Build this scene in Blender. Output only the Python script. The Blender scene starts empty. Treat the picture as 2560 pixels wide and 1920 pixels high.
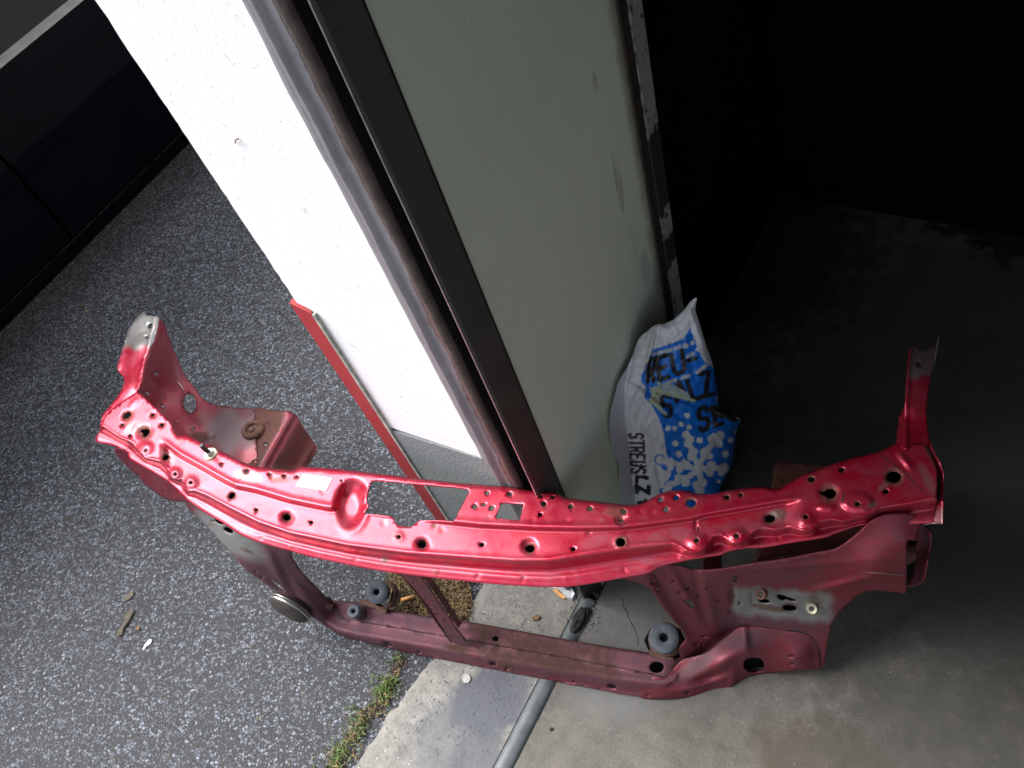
import bpy, bmesh, math, random
import numpy as np
from mathutils import Vector, Matrix, noise
from mathutils.geometry import delaunay_2d_cdt
random.seed(7); rng = np.random.default_rng(7)
SC = bpy.context.scene; COL = SC.collection

# ------------------------------------------------------------------ camera
H = 1.7; F = 2133.0; CX, CY = 1280.0, 960.0
R = np.array([[0.84055, -0.26933, 0.47004], [0.48338, 0.7646, -0.4263], [-0.24458, 0.58554, 0.77287]])
cam = bpy.data.cameras.new('camera'); co = bpy.data.objects.new('camera', cam); COL.objects.link(co)
M4 = Matrix.Identity(4)
for i in range(3):
    for j in range(3): M4[i][j] = R[i, j]
M4.translation = (0, 0, H); co.matrix_world = M4
cam.sensor_width = 36; cam.sensor_fit = 'HORIZONTAL'; cam.lens = 36 * F / 2560; cam.clip_end = 500; cam.clip_start = .02
SC.camera = co
# ------------------------------------------------------------------ light
SUN_EL, SUN_AZ = math.radians(50), math.radians(258)   # azimuth the light comes from: -x and -y
sdir = Vector((math.cos(SUN_EL) * math.sin(SUN_AZ), math.cos(SUN_EL) * math.cos(SUN_AZ), math.sin(SUN_EL)))
w = bpy.data.worlds.new('World'); SC.world = w; w.use_nodes = True
nt = w.node_tree; bg = nt.nodes['Background']
sky = nt.nodes.new('ShaderNodeTexSky'); sky.sky_type = 'NISHITA'; sky.sun_disc = False
sky.sun_elevation = SUN_EL; sky.sun_rotation = SUN_AZ; sky.air_density = 1.0; sky.dust_density = 3.5; sky.ozone_density = 1.0
hs = nt.nodes.new('ShaderNodeHueSaturation'); hs.inputs['Saturation'].default_value = .45
nt.links.new(sky.outputs[0], hs.inputs['Color']); nt.links.new(hs.outputs[0], bg.inputs[0]); bg.inputs[1].default_value = .15
sun = bpy.data.lights.new('sun', 'SUN'); sun.energy = 3.4; sun.angle = math.radians(50); sun.color = (1, .985, .97)
so = bpy.data.objects.new('sun', sun); COL.objects.link(so); so.rotation_euler = sdir.to_track_quat('Z', 'Y').to_euler()
SC.view_settings.view_transform = 'Standard'; SC.view_settings.look = 'None'
SC.view_settings.exposure = 1.05; SC.view_settings.gamma = 1

# ------------------------------------------------------------------ projection helpers (a traced point gets its own height or depth)
def rays(P):
    P = np.atleast_2d(np.asarray(P, float))
    c = np.stack([P[:, 0] - CX, -(P[:, 1] - CY), np.full(len(P), -F)], 1)
    return c @ R.T
O = np.array([0, 0, H])
def G(px, py, z=0.0): r = rays([(px, py)])[0]; return O + (z - H) / r[2] * r
def tz(P, z): return (z - H) / rays(P)[:, 2]
class TPS:
    """smooth surface through control points (px, py, height)"""
    def __init__(s, pts, lam=0.0):
        A = np.array(pts, float); s.c = A[:, :2] / 100; wv = 1 / tz(A[:, :2], A[:, 2])
        n = len(A); K = s.k(np.linalg.norm(s.c[:, None] - s.c[None], axis=2)) + lam * np.eye(n)
        Pm = np.hstack([np.ones((n, 1)), s.c]); L = np.block([[K, Pm], [Pm.T, np.zeros((3, 3))]])
        s.w = np.linalg.solve(L, np.concatenate([wv, [0, 0, 0]]))
    def k(s, r): return np.where(r > 1e-9, r * r * np.log(np.maximum(r, 1e-9)), 0)
    def __call__(s, P):
        Q = np.asarray(P, float) / 100; out = np.empty(len(Q))
        for i in range(0, len(Q), 4000):
            q = Q[i:i + 4000]; K = s.k(np.linalg.norm(q[:, None] - s.c[None], axis=2))
            out[i:i + 4000] = K @ s.w[:-3] + s.w[-3] + q @ s.w[-2:]
        return 1 / out
def sst(a, b, x): t = np.clip((x - a) / (b - a), 0, 1); return t * t * (3 - 2 * t)
def catmull(pts, step, closed=True):
    P = np.array(pts, float); n = len(P); out = []
    rg = range(n) if closed else range(n - 1)
    for i in rg:
        p1, p2 = P[i], P[(i + 1) % n]
        p0 = P[(i - 1) % n] if closed or i > 0 else p1; p3 = P[(i + 2) % n] if closed or i + 2 < n else p2
        L = np.linalg.norm(p2 - p1); k = max(1, int(round(L / step)))
        m1 = (p2 - p0) / 2; m2 = (p3 - p1) / 2
        for mm in (m1, m2):
            q = np.linalg.norm(mm)
            if q > L: mm *= L / q
        for j in range(k):
            t = j / k; out.append((2*t**3-3*t*t+1)*p1 + (t**3-2*t*t+t)*m1 + (-2*t**3+3*t*t)*p2 + (t**3-t*t)*m2)
    if not closed: out.append(P[-1])
    return np.array(out)
def linres(pts, step, closed=True):
    P = np.array(pts, float); n = len(P); out = []
    for i in (range(n) if closed else range(n - 1)):
        p1, p2 = P[i], P[(i + 1) % n]; k = max(1, int(round(np.linalg.norm(p2 - p1) / step)))
        for j in range(k): out.append(p1 + (p2 - p1) * j / k)
    if not closed: out.append(P[-1])
    return np.array(out)
def inpoly(P, poly):
    x, y = P[:, 0], P[:, 1]; ins = np.zeros(len(P), bool); n = len(poly)
    for i in range(n):
        x1, y1 = poly[i]; x2, y2 = poly[(i + 1) % n]
        if y1 == y2: continue
        c = ((y1 > y) != (y2 > y)) & (x < (x2 - x1) * (y - y1) / (y2 - y1) + x1); ins ^= c
    return ins
def segdist(P, poly, closed=True):
    d = np.full(len(P), 1e9); n = len(poly)
    for i in (range(n) if closed else range(n - 1)):
        a = np.array(poly[i], float); b = np.array(poly[(i + 1) % n], float); ab = b - a; L = ab @ ab + 1e-12
        t = np.clip(((P - a) @ ab) / L, 0, 1); d = np.minimum(d, np.linalg.norm(P - (a + t[:, None] * ab), axis=1))
    return d
def ell(cx, cy, rx, ry=None, rot=0, n=16):
    ry = rx if ry is None else ry; a = math.radians(rot); c, s = math.cos(a), math.sin(a)
    return [(cx + rx*math.cos(t)*c - ry*math.sin(t)*s, cy + rx*math.cos(t)*s + ry*math.sin(t)*c) for t in (2*math.pi*i/n for i in range(n))]
def edist(P, cx, cy, rx, ry=None, rot=0):
    ry = rx if ry is None else ry; a = math.radians(rot); c, s = math.cos(a), math.sin(a)
    dx, dy = P[:, 0] - cx, P[:, 1] - cy
    return np.hypot((dx*c + dy*s) / rx, (-dx*s + dy*c) / ry)

# ------------------------------------------------------------------ object helpers
def tag(o, label=None, cat=None, group=None, kind=None):
    for k, v in (('label', label), ('category', cat), ('group', group), ('kind', kind)):
        if v: o[k] = v
    return o
def thing(name, label, cat, loc=(0, 0, 0), group=None):
    o = bpy.data.objects.new(name, None); COL.objects.link(o); o.location = loc; o.empty_display_size = .1
    return tag(o, label, cat, group)
def mesh(name, V, Fc, mat, parent=None, smooth=False, col=None, label=None):
    me = bpy.data.meshes.new(name); me.from_pydata([tuple(map(float, v)) for v in V], [], [tuple(map(int, f)) for f in Fc]); me.update()
    if mat: me.materials.append(mat)
    if smooth: me.polygons.foreach_set('use_smooth', [True] * len(me.polygons))
    if col is not None:
        a = me.color_attributes.new('mask', 'FLOAT_COLOR', 'POINT'); c = np.ones((len(V), 4)); c[:, :3] = col
        a.data.foreach_set('color', c.ravel())
    o = bpy.data.objects.new(name, me); COL.objects.link(o)
    if parent: o.parent = parent; o.matrix_parent_inverse = Matrix.Translation(-parent.location)
    if label: o['label'] = label
    return o
def sheet(name, outline, holes, tfun, mat, parent=None, sp=8, thick=.0018, smooth=True, colf=None, push=None, sm_out=True, label=None, extra=None, skip=None):
    """pressed sheet: outline and real holes triangulated, each vertex at its own depth, given thickness"""
    ol = catmull(outline, sp * .8) if sm_out else linres(outline, sp * .8)
    hl = [np.array(h, float) for h in holes]
    loops = [ol] + hl
    x0, y0 = ol.min(0); x1, y1 = ol.max(0)
    gx, gy = np.meshgrid(np.arange(x0, x1, sp), np.arange(y0, y1, sp * .87))
    gx = gx + (np.arange(gx.shape[0]) % 2)[:, None] * sp / 2
    Q = np.stack([gx.ravel(), gy.ravel()], 1) + rng.uniform(-.12, .12, (gx.size, 2)) * sp
    if skip is not None: Q = Q[~skip(Q)]
    if extra is not None and len(extra): Q = np.vstack([Q, extra])
    ins = inpoly(Q, ol)
    for h in hl: ins &= ~inpoly(Q, h)
    Q = Q[ins]; B = np.vstack(loops); keep = np.ones(len(Q), bool)
    for b in B: keep &= (np.abs(Q[:, 0] - b[0]) + np.abs(Q[:, 1] - b[1])) > sp * .45
    Q = Q[keep]
    co_, ed = [], []
    for L in loops:
        s = len(co_); n = len(L); co_ += [tuple(p) for p in L]; ed += [(s + i, s + (i + 1) % n) for i in range(n)]
    co_ += [tuple(p) for p in Q]
    vs, _, fs, *_r = delaunay_2d_cdt([Vector(p) for p in co_], ed, [], 0, 1e-5)
    P = np.array([(v[0], v[1]) for v in vs]); T = np.array([f for f in fs if len(f) == 3])
    c = P[T].mean(1); ok = inpoly(c, ol)
    for h in hl: ok &= ~inpoly(c, h)
    T = T[ok]
    a, b, d = P[T[:, 0]], P[T[:, 1]], P[T[:, 2]]
    ar = (b[:, 0]-a[:, 0])*(d[:, 1]-a[:, 1]) - (b[:, 1]-a[:, 1])*(d[:, 0]-a[:, 0])
    T[ar > 0] = T[ar > 0][:, [0, 2, 1]]          # pixel y runs down: face towards the viewer's side
    T = T[np.abs(ar) > 1e-6]
    used = np.unique(T); mp = -np.ones(len(P), int); mp[used] = np.arange(len(used)); P = P[used]; T = mp[T]
    r = rays(P); t = tfun(P)
    if push is not None: t = t - push(P) / np.linalg.norm(r, axis=1)
    V = O + r * t[:, None]
    cc = colf(P) if colf is not None else None
    o = mesh(name, V, T, mat, parent, smooth, cc, label)
    if thick:
        m = o.modifiers.new('thickness', 'SOLIDIFY'); m.thickness = thick; m.offset = -1
    return o
def ribbon(name, line, wpx, tfun, mat, parent, lift=.0008, push=None):
    L = catmull(line, 6, False); d = np.gradient(L, axis=0); n = np.stack([-d[:, 1], d[:, 0]], 1); n /= np.linalg.norm(n, axis=1)[:, None] + 1e-9
    wv = np.interp(np.linspace(0, 1, len(L)), [0, .15, .85, 1], [.3, 1, 1, .3])[:, None] * wpx / 2
    P = np.vstack([L + n * wv, L - n * wv]); r = rays(P); t = tfun(P)
    if push is not None: t = t - push(P) / np.linalg.norm(r, axis=1)
    t = t - lift / np.linalg.norm(r, axis=1); k = len(L)
    return mesh(name, O + r * t[:, None], [(i, i + 1, k + i + 1, k + i) for i in range(k - 1)], mat, parent)
def box(x0, x1, y0, y1, z0, z1):
    V = [(x, y, z) for z in (z0, z1) for y in (y0, y1) for x in (x0, x1)]
    return V, [(0, 2, 3, 1), (4, 5, 7, 6), (0, 1, 5, 4), (2, 6, 7, 3), (0, 4, 6, 2), (1, 3, 7, 5)]
def boxo(name, b, mat, parent=None, bev=0): 
    o = mesh(name, *box(*b), mat, parent)
    if bev: m = o.modifiers.new('b', 'BEVEL'); m.width = bev; m.segments = 2
    return o
def lathe(name, prof, mat, parent, loc, axis=(0, 0, 1), n=32, smooth=True):
    """prof: closed or open list of (r, h) turned round axis"""
    q = Vector((0, 0, 1)).rotation_difference(Vector(axis)).to_matrix(); V, Fc = [], []
    for (r_, h_) in prof:
        for i in range(n): a = 2*math.pi*i/n; V.append(Vector(loc) + q @ Vector((r_*math.cos(a), r_*math.sin(a), h_)))
    for j in range(len(prof) - 1):
        for i in range(n): Fc.append((j*n+i, j*n+(i+1) % n, (j+1)*n+(i+1) % n, (j+1)*n+i))
    o = mesh(name, V, Fc, mat, parent, smooth)
    if smooth:
        for p in o.data.polygons: pass
        m = o.modifiers.new('e', 'EDGE_SPLIT'); m.split_angle = math.radians(40)
    return o

# ------------------------------------------------------------------ materials
def newmat(name):
    m = bpy.data.materials.new(name); m.use_nodes = True; return m, m.node_tree, m.node_tree.nodes['Principled BSDF']
def N(nt, t, **k):
    n = nt.nodes.new(t)
    for a, b in k.items():
        if hasattr(n, a): setattr(n, a, b)
        else: n.inputs[a].default_value = b
    return n
def ramp(nt, src, stops, interp='LINEAR'):
    n = nt.nodes.new('ShaderNodeValToRGB'); cr = n.color_ramp; cr.interpolation = interp
    while len(cr.elements) > 1: cr.elements.remove(cr.elements[-1])
    for i, (p, c) in enumerate(stops):
        e = cr.elements[0] if i == 0 else cr.elements.new(p)
        e.position = p; e.color = (c, c, c, 1) if isinstance(c, (int, float)) else (*c, 1)
    nt.links.new(src, n.inputs[0]); return n.outputs[0]
def tex(nt, scale, detail=4, rough=.55, dist=0, vec=None):
    n = N(nt, 'ShaderNodeTexNoise'); n.inputs['Scale'].default_value = scale; n.inputs['Detail'].default_value = detail
    n.inputs['Roughness'].default_value = rough; n.inputs['Distortion'].default_value = dist
    if vec is not None: nt.links.new(vec, n.inputs['Vector'])
    return n.outputs['Fac']
def geo(nt): return nt.nodes.new('ShaderNodeNewGeometry').outputs['Position']
def mix(nt, fac, a, b, mode='MIX'):
    n = nt.nodes.new('ShaderNodeMix'); n.data_type = 'RGBA'; n.blend_type = mode
    for s, v in ((n.inputs[0], fac), (n.inputs[6], a), (n.inputs[7], b)):
        if isinstance(v, (int, float)): s.default_value = v
        elif isinstance(v, tuple): s.default_value = (*v, 1)
        else: nt.links.new(v, s)
    return n.outputs[2]
def math_(nt, op, a, b=None, c=None):
    n = nt.nodes.new('ShaderNodeMath'); n.operation = op
    for i, v in enumerate((a, b, c)):
        if v is None: continue
        if isinstance(v, (int, float)): n.inputs[i].default_value = v
        else: nt.links.new(v, n.inputs[i])
    return n.outputs[0]
def bump(nt, bs, h, strength=.3, dist=.002):
    b = nt.nodes.new('ShaderNodeBump'); b.inputs['Strength'].default_value = strength; b.inputs['Distance'].default_value = dist
    nt.links.new(h, b.inputs['Height']); nt.links.new(b.outputs[0], bs.inputs['Normal'])
def simple(name, c, rough=.5, metal=0, var=.15, scale=30, bmp=0, spec=.5):
    m, nt, bs = newmat(name); p = geo(nt); f = tex(nt, scale, 5, vec=p)
    lo = tuple(v * (1 - var) for v in c); hi = tuple(min(1, v * (1 + var)) for v in c)
    nt.links.new(ramp(nt, f, [(.3, lo), (.7, hi)]), bs.inputs['Base Color'])
    bs.inputs['Roughness'].default_value = rough; bs.inputs['Metallic'].default_value = metal; bs.inputs['Specular IOR Level'].default_value = spec
    if bmp: bump(nt, bs, tex(nt, scale * 4, 3, vec=p), bmp, .001)
    return m

def panel_mat(name, red, dust, dustamt, rough0=.28, coat=.6, bmin=.3, bc=((.10, .030, .050), (.16, .085, .115))):
    """old car paint; mask R = bare zinc, G = rust, B = dull overspray"""
    m, nt, bs = newmat(name); p = geo(nt); at = N(nt, 'ShaderNodeAttribute'); at.attribute_name = 'mask'
    sp = nt.nodes.new('ShaderNodeSeparateColor'); nt.links.new(at.outputs['Color'], sp.inputs[0])
    r_, g_, b_ = sp.outputs
    n1 = tex(nt, 9, 6, .6, .4, p); n2 = tex(nt, 60, 6, .7, .2, p); n3 = tex(nt, 420, 3, .6, 0, p); n4 = tex(nt, 22, 8, .75, .8, p)
    col = mix(nt, ramp(nt, n1, [(.35, 0.0), (.7, .35)]), red, tuple(v * .8 for v in red))
    # wind-blown dust film, blotchy, with wiped places
    df = math_(nt, 'MULTIPLY', ramp(nt, n4, [(.38, 0.0), (.62, 1.0)]), ramp(nt, n2, [(.25, .55), (.7, 1.0)]))
    df = math_(nt, 'MULTIPLY', df, dustamt)
    col = mix(nt, df, col, dust)
    bn = math_(nt, 'MULTIPLY', b_, ramp(nt, n4, [(.38, bmin), (.6, 1.0)])); b_ = bn
    col = mix(nt, b_, col, mix(nt, n2, *bc))
    zf = math_(nt, 'MULTIPLY', r_, ramp(nt, n2, [(.2, .9), (.6, 1.0)]))
    col = mix(nt, zf, col, mix(nt, n4, (.15, .152, .145), (.26, .265, .26)))
    rs = math_(nt, 'ADD', math_(nt, 'MULTIPLY', g_, 1.5), math_(nt, 'SUBTRACT', n4, 1.0))
    rf = ramp(nt, rs, [(.0, 0.0), (.35, .75)])
    col = mix(nt, rf, col, mix(nt, n2, (.045, .026, .020), (.15, .072, .042)))
    sm = nt.nodes.new('ShaderNodeMapping'); sm.inputs['Scale'].default_value = (14, 420, 14); sm.inputs['Rotation'].default_value = (0, 0, .3); nt.links.new(p, sm.inputs[0])
    scr = math_(nt, 'MULTIPLY', ramp(nt, tex(nt, 1, 3, .6, .6, sm.outputs[0]), [(.63, 0.0), (.70, .4)]), ramp(nt, n1, [(.4, 0.0), (.6, 1.0)]))
    col = mix(nt, scr, col, tuple(v * 1.25 for v in dust))
    specks = ramp(nt, n3, [(.70, 0.0), (.74, .6)])
    col = mix(nt, specks, col, (.42, .3, .26))
    nt.links.new(col, bs.inputs['Base Color'])
    rg = math_(nt, 'ADD', rough0, math_(nt, 'MULTIPLY', df, .35)); rg = math_(nt, 'ADD', rg, math_(nt, 'MULTIPLY', b_, .3))
    rg = math_(nt, 'ADD', rg, math_(nt, 'MULTIPLY', rf, .5)); nt.links.new(rg, bs.inputs['Roughness'])
    cw = math_(nt, 'MULTIPLY', math_(nt, 'SUBTRACT', 1.0, math_(nt, 'MAXIMUM', b_, math_(nt, 'MAXIMUM', rf, df))), coat)
    nt.links.new(cw, bs.inputs['Coat Weight']); bs.inputs['Coat Roughness'].default_value = .22
    bs.inputs['Metallic'].default_value = .6
    bump(nt, bs, math_(nt, 'ADD', math_(nt, 'MULTIPLY', n2, .5), math_(nt, 'MULTIPLY', n1, .8)), .18, .0008)
    return m
M = {}
M['red'] = panel_mat('red_paint', (.46, .004, .034), (.25, .10, .12), .42)
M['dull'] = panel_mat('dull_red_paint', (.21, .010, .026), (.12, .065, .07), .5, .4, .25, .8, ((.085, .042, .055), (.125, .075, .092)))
M['inner'] = simple('inner_shade_black', (.0025, .002, .002), .9, spec=.1)  # near-black colour stands in for the shade inside holes and gaps
M['seam'] = simple('dark_seam', (.02, .012, .01), .8)
M['rubber'] = simple('grey_rubber', (.07, .08, .095), .75, 0, .35, 60, .4)
M['rubber_dark'] = simple('black_rubber', (.02, .02, .022), .6)
M['rustmetal'] = simple('rusty_metal', (.10, .05, .035), .8, .2, .5, 50, .5)
M['steel'] = simple('worn_steel', (.45, .45, .42), .35, .9, .2, 80)
M['bolt'] = simple('dark_bolt', (.06, .065, .07), .4, .8, .3, 80)
M['zinc_yellow'] = simple('dirty_zinc', (.38, .36, .26), .45, .6, .3, 90)
M['sticker'] = simple('white_paper', (.86, .86, .85), .5, 0, .03)
M['ink'] = simple('grey_ink', (.25, .26, .28), .6)

def asphalt():
    m, nt, bs = newmat('asphalt'); p = geo(nt)
    w1 = N(nt, 'ShaderNodeTexNoise'); w1.inputs['Scale'].default_value = 90; nt.links.new(p, w1.inputs['Vector'])
    vadd = nt.nodes.new('ShaderNodeVectorMath'); vadd.operation = 'MULTIPLY_ADD'; nt.links.new(w1.outputs['Color'], vadd.inputs[0])
    vadd.inputs[1].default_value = (.006, .006, .006); nt.links.new(p, vadd.inputs[2]); v = vadd.outputs[0]
    def vor(scale, feat='F1'):
        n = N(nt, 'ShaderNodeTexVoronoi'); n.feature = feat; n.inputs['Scale'].default_value = scale; nt.links.new(v, n.inputs['Vector']); return n
    a = vor(150); ae = vor(150, 'DISTANCE_TO_EDGE'); b = vor(290); be = vor(290, 'DISTANCE_TO_EDGE')
    def stones(vn, en, lo, hi, thr):
        s = nt.nodes.new('ShaderNodeSeparateColor'); nt.links.new(vn.outputs['Color'], s.inputs[0])
        edge = ramp(nt, en.outputs['Distance'], [(lo, 0.0), (hi, 1.0)])
        pick = ramp(nt, s.outputs[0], [(thr, 0.0), (thr + .04, 1.0)])
        return math_(nt, 'MULTIPLY', edge, pick), s
    fa, sa = stones(a, ae, .05, .18, .44); fb, sb = stones(b, be, .06, .22, .50)
    big = tex(nt, 2.2, 4, .6, 0, p); mid = tex(nt, 14, 4, .6, 0, p)
    binder = ramp(nt, tex(nt, 300, 4, .6, 0, p), [(.3, (.010, .010, .011)), (.75, (.035, .034, .036))])
    sc = ramp(nt, sa.outputs[1], [(0, (.055, .06, .066)), (.4, (.12, .128, .14)), (.8, (.22, .235, .26)), (.93, (.28, .295, .32)), (.965, (.12, .09, .065)), (1, (.32, .32, .32))])
    sc2 = ramp(nt, sb.outputs[1], [(0, (.05, .054, .06)), (.7, (.14, .145, .157)), (1, (.27, .27, .27))])
    col = mix(nt, fb, binder, sc2); col = mix(nt, fa, col, sc)
    dirt = math_(nt, 'MULTIPLY', ramp(nt, mid, [(.42, 0.0), (.72, .55)]), ramp(nt, big, [(.35, .5), (.65, 1.0)]))
    col = mix(nt, dirt, col, (.042, .041, .042))
    col = mix(nt, 1.0, col, (1.0, 1.025, 1.10), 'MULTIPLY')
    nt.links.new(col, bs.inputs['Base Color']); bs.inputs['Roughness'].default_value = .7; bs.inputs['Specular IOR Level'].default_value = .35
    h = math_(nt, 'ADD', math_(nt, 'MULTIPLY', fa, 1.0), math_(nt, 'MULTIPLY', fb, .6)); bump(nt, bs, h, .7, .003)
    return m
M['asphalt'] = asphalt()

def concrete(name, c1, c2, c3, agg=.3, scale=3.0, stain_shade=None, crack=True, rough=.75, bstr=.4, mott=.55):
    m, nt, bs = newmat(name); p = geo(nt)
    n1 = tex(nt, scale, 7, .65, .3, p); n2 = tex(nt, scale * 6, 7, .7, .3, p); n3 = tex(nt, 220, 5, .7, 0, p); n4 = tex(nt, scale * .5, 4, .6, .5, p)
    col = ramp(nt, n1, [(.3, c1), (.5, c2), (.72, c3)])
    col = mix(nt, mott, col, ramp(nt, n2, [(.3, tuple(v*.55 for v in c2)), (.7, tuple(min(1, v*1.45) for v in c2))]))
    col = mix(nt, .5, col, ramp(nt, n3, [(.25, .25), (.75, .75)]), 'OVERLAY')
    v = N(nt, 'ShaderNodeTexVoronoi'); v.inputs['Scale'].default_value = 150; nt.links.new(p, v.inputs['Vector'])
    s = nt.nodes.new('ShaderNodeSeparateColor'); nt.links.new(v.outputs['Color'], s.inputs[0])
    spk = math_(nt, 'MULTIPLY', ramp(nt, v.outputs['Distance'], [(.25, 1.0), (.42, 0.0)]), ramp(nt, s.outputs[0], [(.8, 0.0), (.84, agg)]))
    col = mix(nt, spk, col, ramp(nt, s.outputs[1], [(.4, (.04, .04, .04)), (.6, (.5, .48, .44))]))
    if stain_shade:
        for (sx, sy, sr, sc, amt) in stain_shade:
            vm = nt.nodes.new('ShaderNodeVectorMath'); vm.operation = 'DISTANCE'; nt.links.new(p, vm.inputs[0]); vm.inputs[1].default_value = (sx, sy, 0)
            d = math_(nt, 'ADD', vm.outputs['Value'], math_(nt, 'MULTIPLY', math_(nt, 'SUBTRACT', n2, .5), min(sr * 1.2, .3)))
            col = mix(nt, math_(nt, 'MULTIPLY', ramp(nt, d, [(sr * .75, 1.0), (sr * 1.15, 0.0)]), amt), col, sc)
    if crack:
        vc = N(nt, 'ShaderNodeTexVoronoi'); vc.feature = 'DISTANCE_TO_EDGE'; vc.inputs['Scale'].default_value = 1.7
        vm = nt.nodes.new('ShaderNodeVectorMath'); vm.operation = 'MULTIPLY_ADD'; wn = N(nt, 'ShaderNodeTexNoise'); wn.inputs['Scale'].default_value = 9; wn.inputs['Detail'].default_value = 6
        nt.links.new(p, wn.inputs['Vector']); nt.links.new(wn.outputs['Color'], vm.inputs[0]); vm.inputs[1].default_value = (.12, .12, .12); nt.links.new(p, vm.inputs[2]); nt.links.new(vm.outputs[0], vc.inputs['Vector'])
        cf = math_(nt, 'MULTIPLY', ramp(nt, vc.outputs['Distance'], [(0.0, .8), (.006, 0.0)]), ramp(nt, n4, [(.45, 0.0), (.55, 1.0)]))
        col = mix(nt, cf, col, (.03, .027, .025))
    nt.links.new(col, bs.inputs['Base Color']); bs.inputs['Roughness'].default_value = rough
    bump(nt, bs, math_(nt, 'ADD', math_(nt, 'MULTIPLY', n2, 1.0), math_(nt, 'ADD', math_(nt, 'MULTIPLY', n3, .5), math_(nt, 'MULTIPLY', spk, -.6))), bstr, .003)
    return m
M['sill_conc'] = concrete('threshold_concrete', (.14, .135, .122), (.205, .198, .18), (.275, .266, .245), .6, 5.0,
    stain_shade=[(-.68, .215, .075, (.075, .08, .10), .92), (-.64, .25, .05, (.085, .09, .11), .8), (-.70, .13, .10, (.09, .095, .11), .6), (-.64, .12, .06, (.08, .085, .10), .6)], crack=False, bstr=1.0, mott=.7)
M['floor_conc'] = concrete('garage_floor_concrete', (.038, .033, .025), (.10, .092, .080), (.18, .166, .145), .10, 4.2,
    stain_shade=[(-.05, .35, .13, (.06, .045, .025), .55), (-.48, .42, .13, (.14, .15, .165), .4), (.25, 1.25, .75, (.022, .021, .018), .75), (.1, .45, .2, (.05, .05, .042), .5), (.25, 2.6, 1.3, (.003, .003, .0028), .98), (1.5, 2.3, 1.15, (.003, .003, .0028), .98), (-.75, 1.55, .42, (.004, .004, .004), .95)])  # the larger dark entries paint shade towards the back wall; small ones are stains

# ------------------------------------------------------------------ ground
WX0, WX1, WY = -.94, -.575, .498        # the pier: outer face, garage face, end face
def sheetz(name, pts, z, mat, label=None, thick=0):
    o = mesh(name, [(x, y, z) for x, y in pts], [tuple(range(len(pts)))], mat); o['kind'] = 'structure'; return o
sheetz('asphalt_yard', [(-40, -40), (40, -40), (40, 40), (-40, 40)], 0, M['asphalt'])
# threshold: cast strip whose outer edge has crumbled
edge = []
ys = np.arange(-2.5, .40, .012)
for y in ys:
    e = -.860 + .012 * noise.noise(Vector((y * 7, 1, 0))) + .008 * noise.noise(Vector((y * 45, 4, 0)))
    if y > .12: e += sst(.02, .34, y) * .045
    edge.append((e, y))
V = []; Fc = []
for i, (e, y) in enumerate(edge):
    V += [(e - .006, y, -.002), (e, y, .007), (e + .02, y, .010), (-.603, y, .012)]
for i in range(len(edge) - 1):
    for k in range(3): Fc.append((4*i+k, 4*i+k+1, 4*i+k+5, 4*i+k+4))
n0 = len(V) - 4
V += [(edge[-1][0] - .006, WY + .02, -.002), (edge[-1][0], WY + .02, .007), (edge[-1][0] + .02, WY + .02, .010), (-.603, WY + .02, .012)]
for k in range(3): Fc.append((n0+k, n0+k+1, n0+k+5, n0+k+4))
o = mesh('threshold', V, Fc, M['sill_conc']); o['kind'] = 'structure'
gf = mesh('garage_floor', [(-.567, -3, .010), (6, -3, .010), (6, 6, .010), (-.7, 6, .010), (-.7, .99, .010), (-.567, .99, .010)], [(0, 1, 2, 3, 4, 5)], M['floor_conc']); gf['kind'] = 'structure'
def flatribbon(name, px, w, z, mat, parent):
    L = catmull(px, 5, False); d = np.gradient(L, axis=0); n = np.stack([-d[:, 1], d[:, 0]], 1); n /= np.linalg.norm(n, axis=1)[:, None] + 1e-9
    ww = w / 2 * (.5 + .7 * rng.random(len(L)))[:, None]; V = [G(*p, z) for p in L + n * ww] + [G(*p, z) for p in L - n * ww]; k = len(L)
    return mesh(name, V, [(i, i + 1, k + i + 1, k + i) for i in range(k - 1)], mat, parent)
crk = simple('crack_dirt', (.02, .018, .016), .95)
for cpx, cw in (([(1555,1492),(1558,1506),(1557,1514),(1563,1522),(1567,1530),(1569,1540),(1574,1547),(1577,1556),(1585,1568),(1592,1588),(1596,1612)], 1.9),):
    flatribbon('crack', cpx, cw, .0106, crk, gf)
# half-round steel strip set in the joint of the doorway
V = []; Fc = []; prof = [(-.601, .0), (-.601, .0130), (-.597, .016), (-.590, .0180), (-.582, .0175), (-.574, .015), (-.567, .0115), (-.567, 0)]
ys = np.linspace(-2.5, .497, 90)
for y in ys:
    k = .0008 * noise.noise(Vector((y * 14, 0, 3)))
    V += [(x + k, y, z + (k if z > .01 else 0)) for x, z in prof]
for i in range(len(ys) - 1):
    for k in range(7): Fc.append((8*i+k, 8*i+k+8, 8*i+k+9, 8*i+k+1))
M['strip'] = simple('painted_grey_steel', (.085, .098, .106), .5, .1, .25, 40, .3)
o = mesh('door_strip', V, Fc, M['strip'], smooth=True); tag(o, 'rounded grey steel strip set along the joint between threshold and garage floor', 'floor strip')

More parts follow.
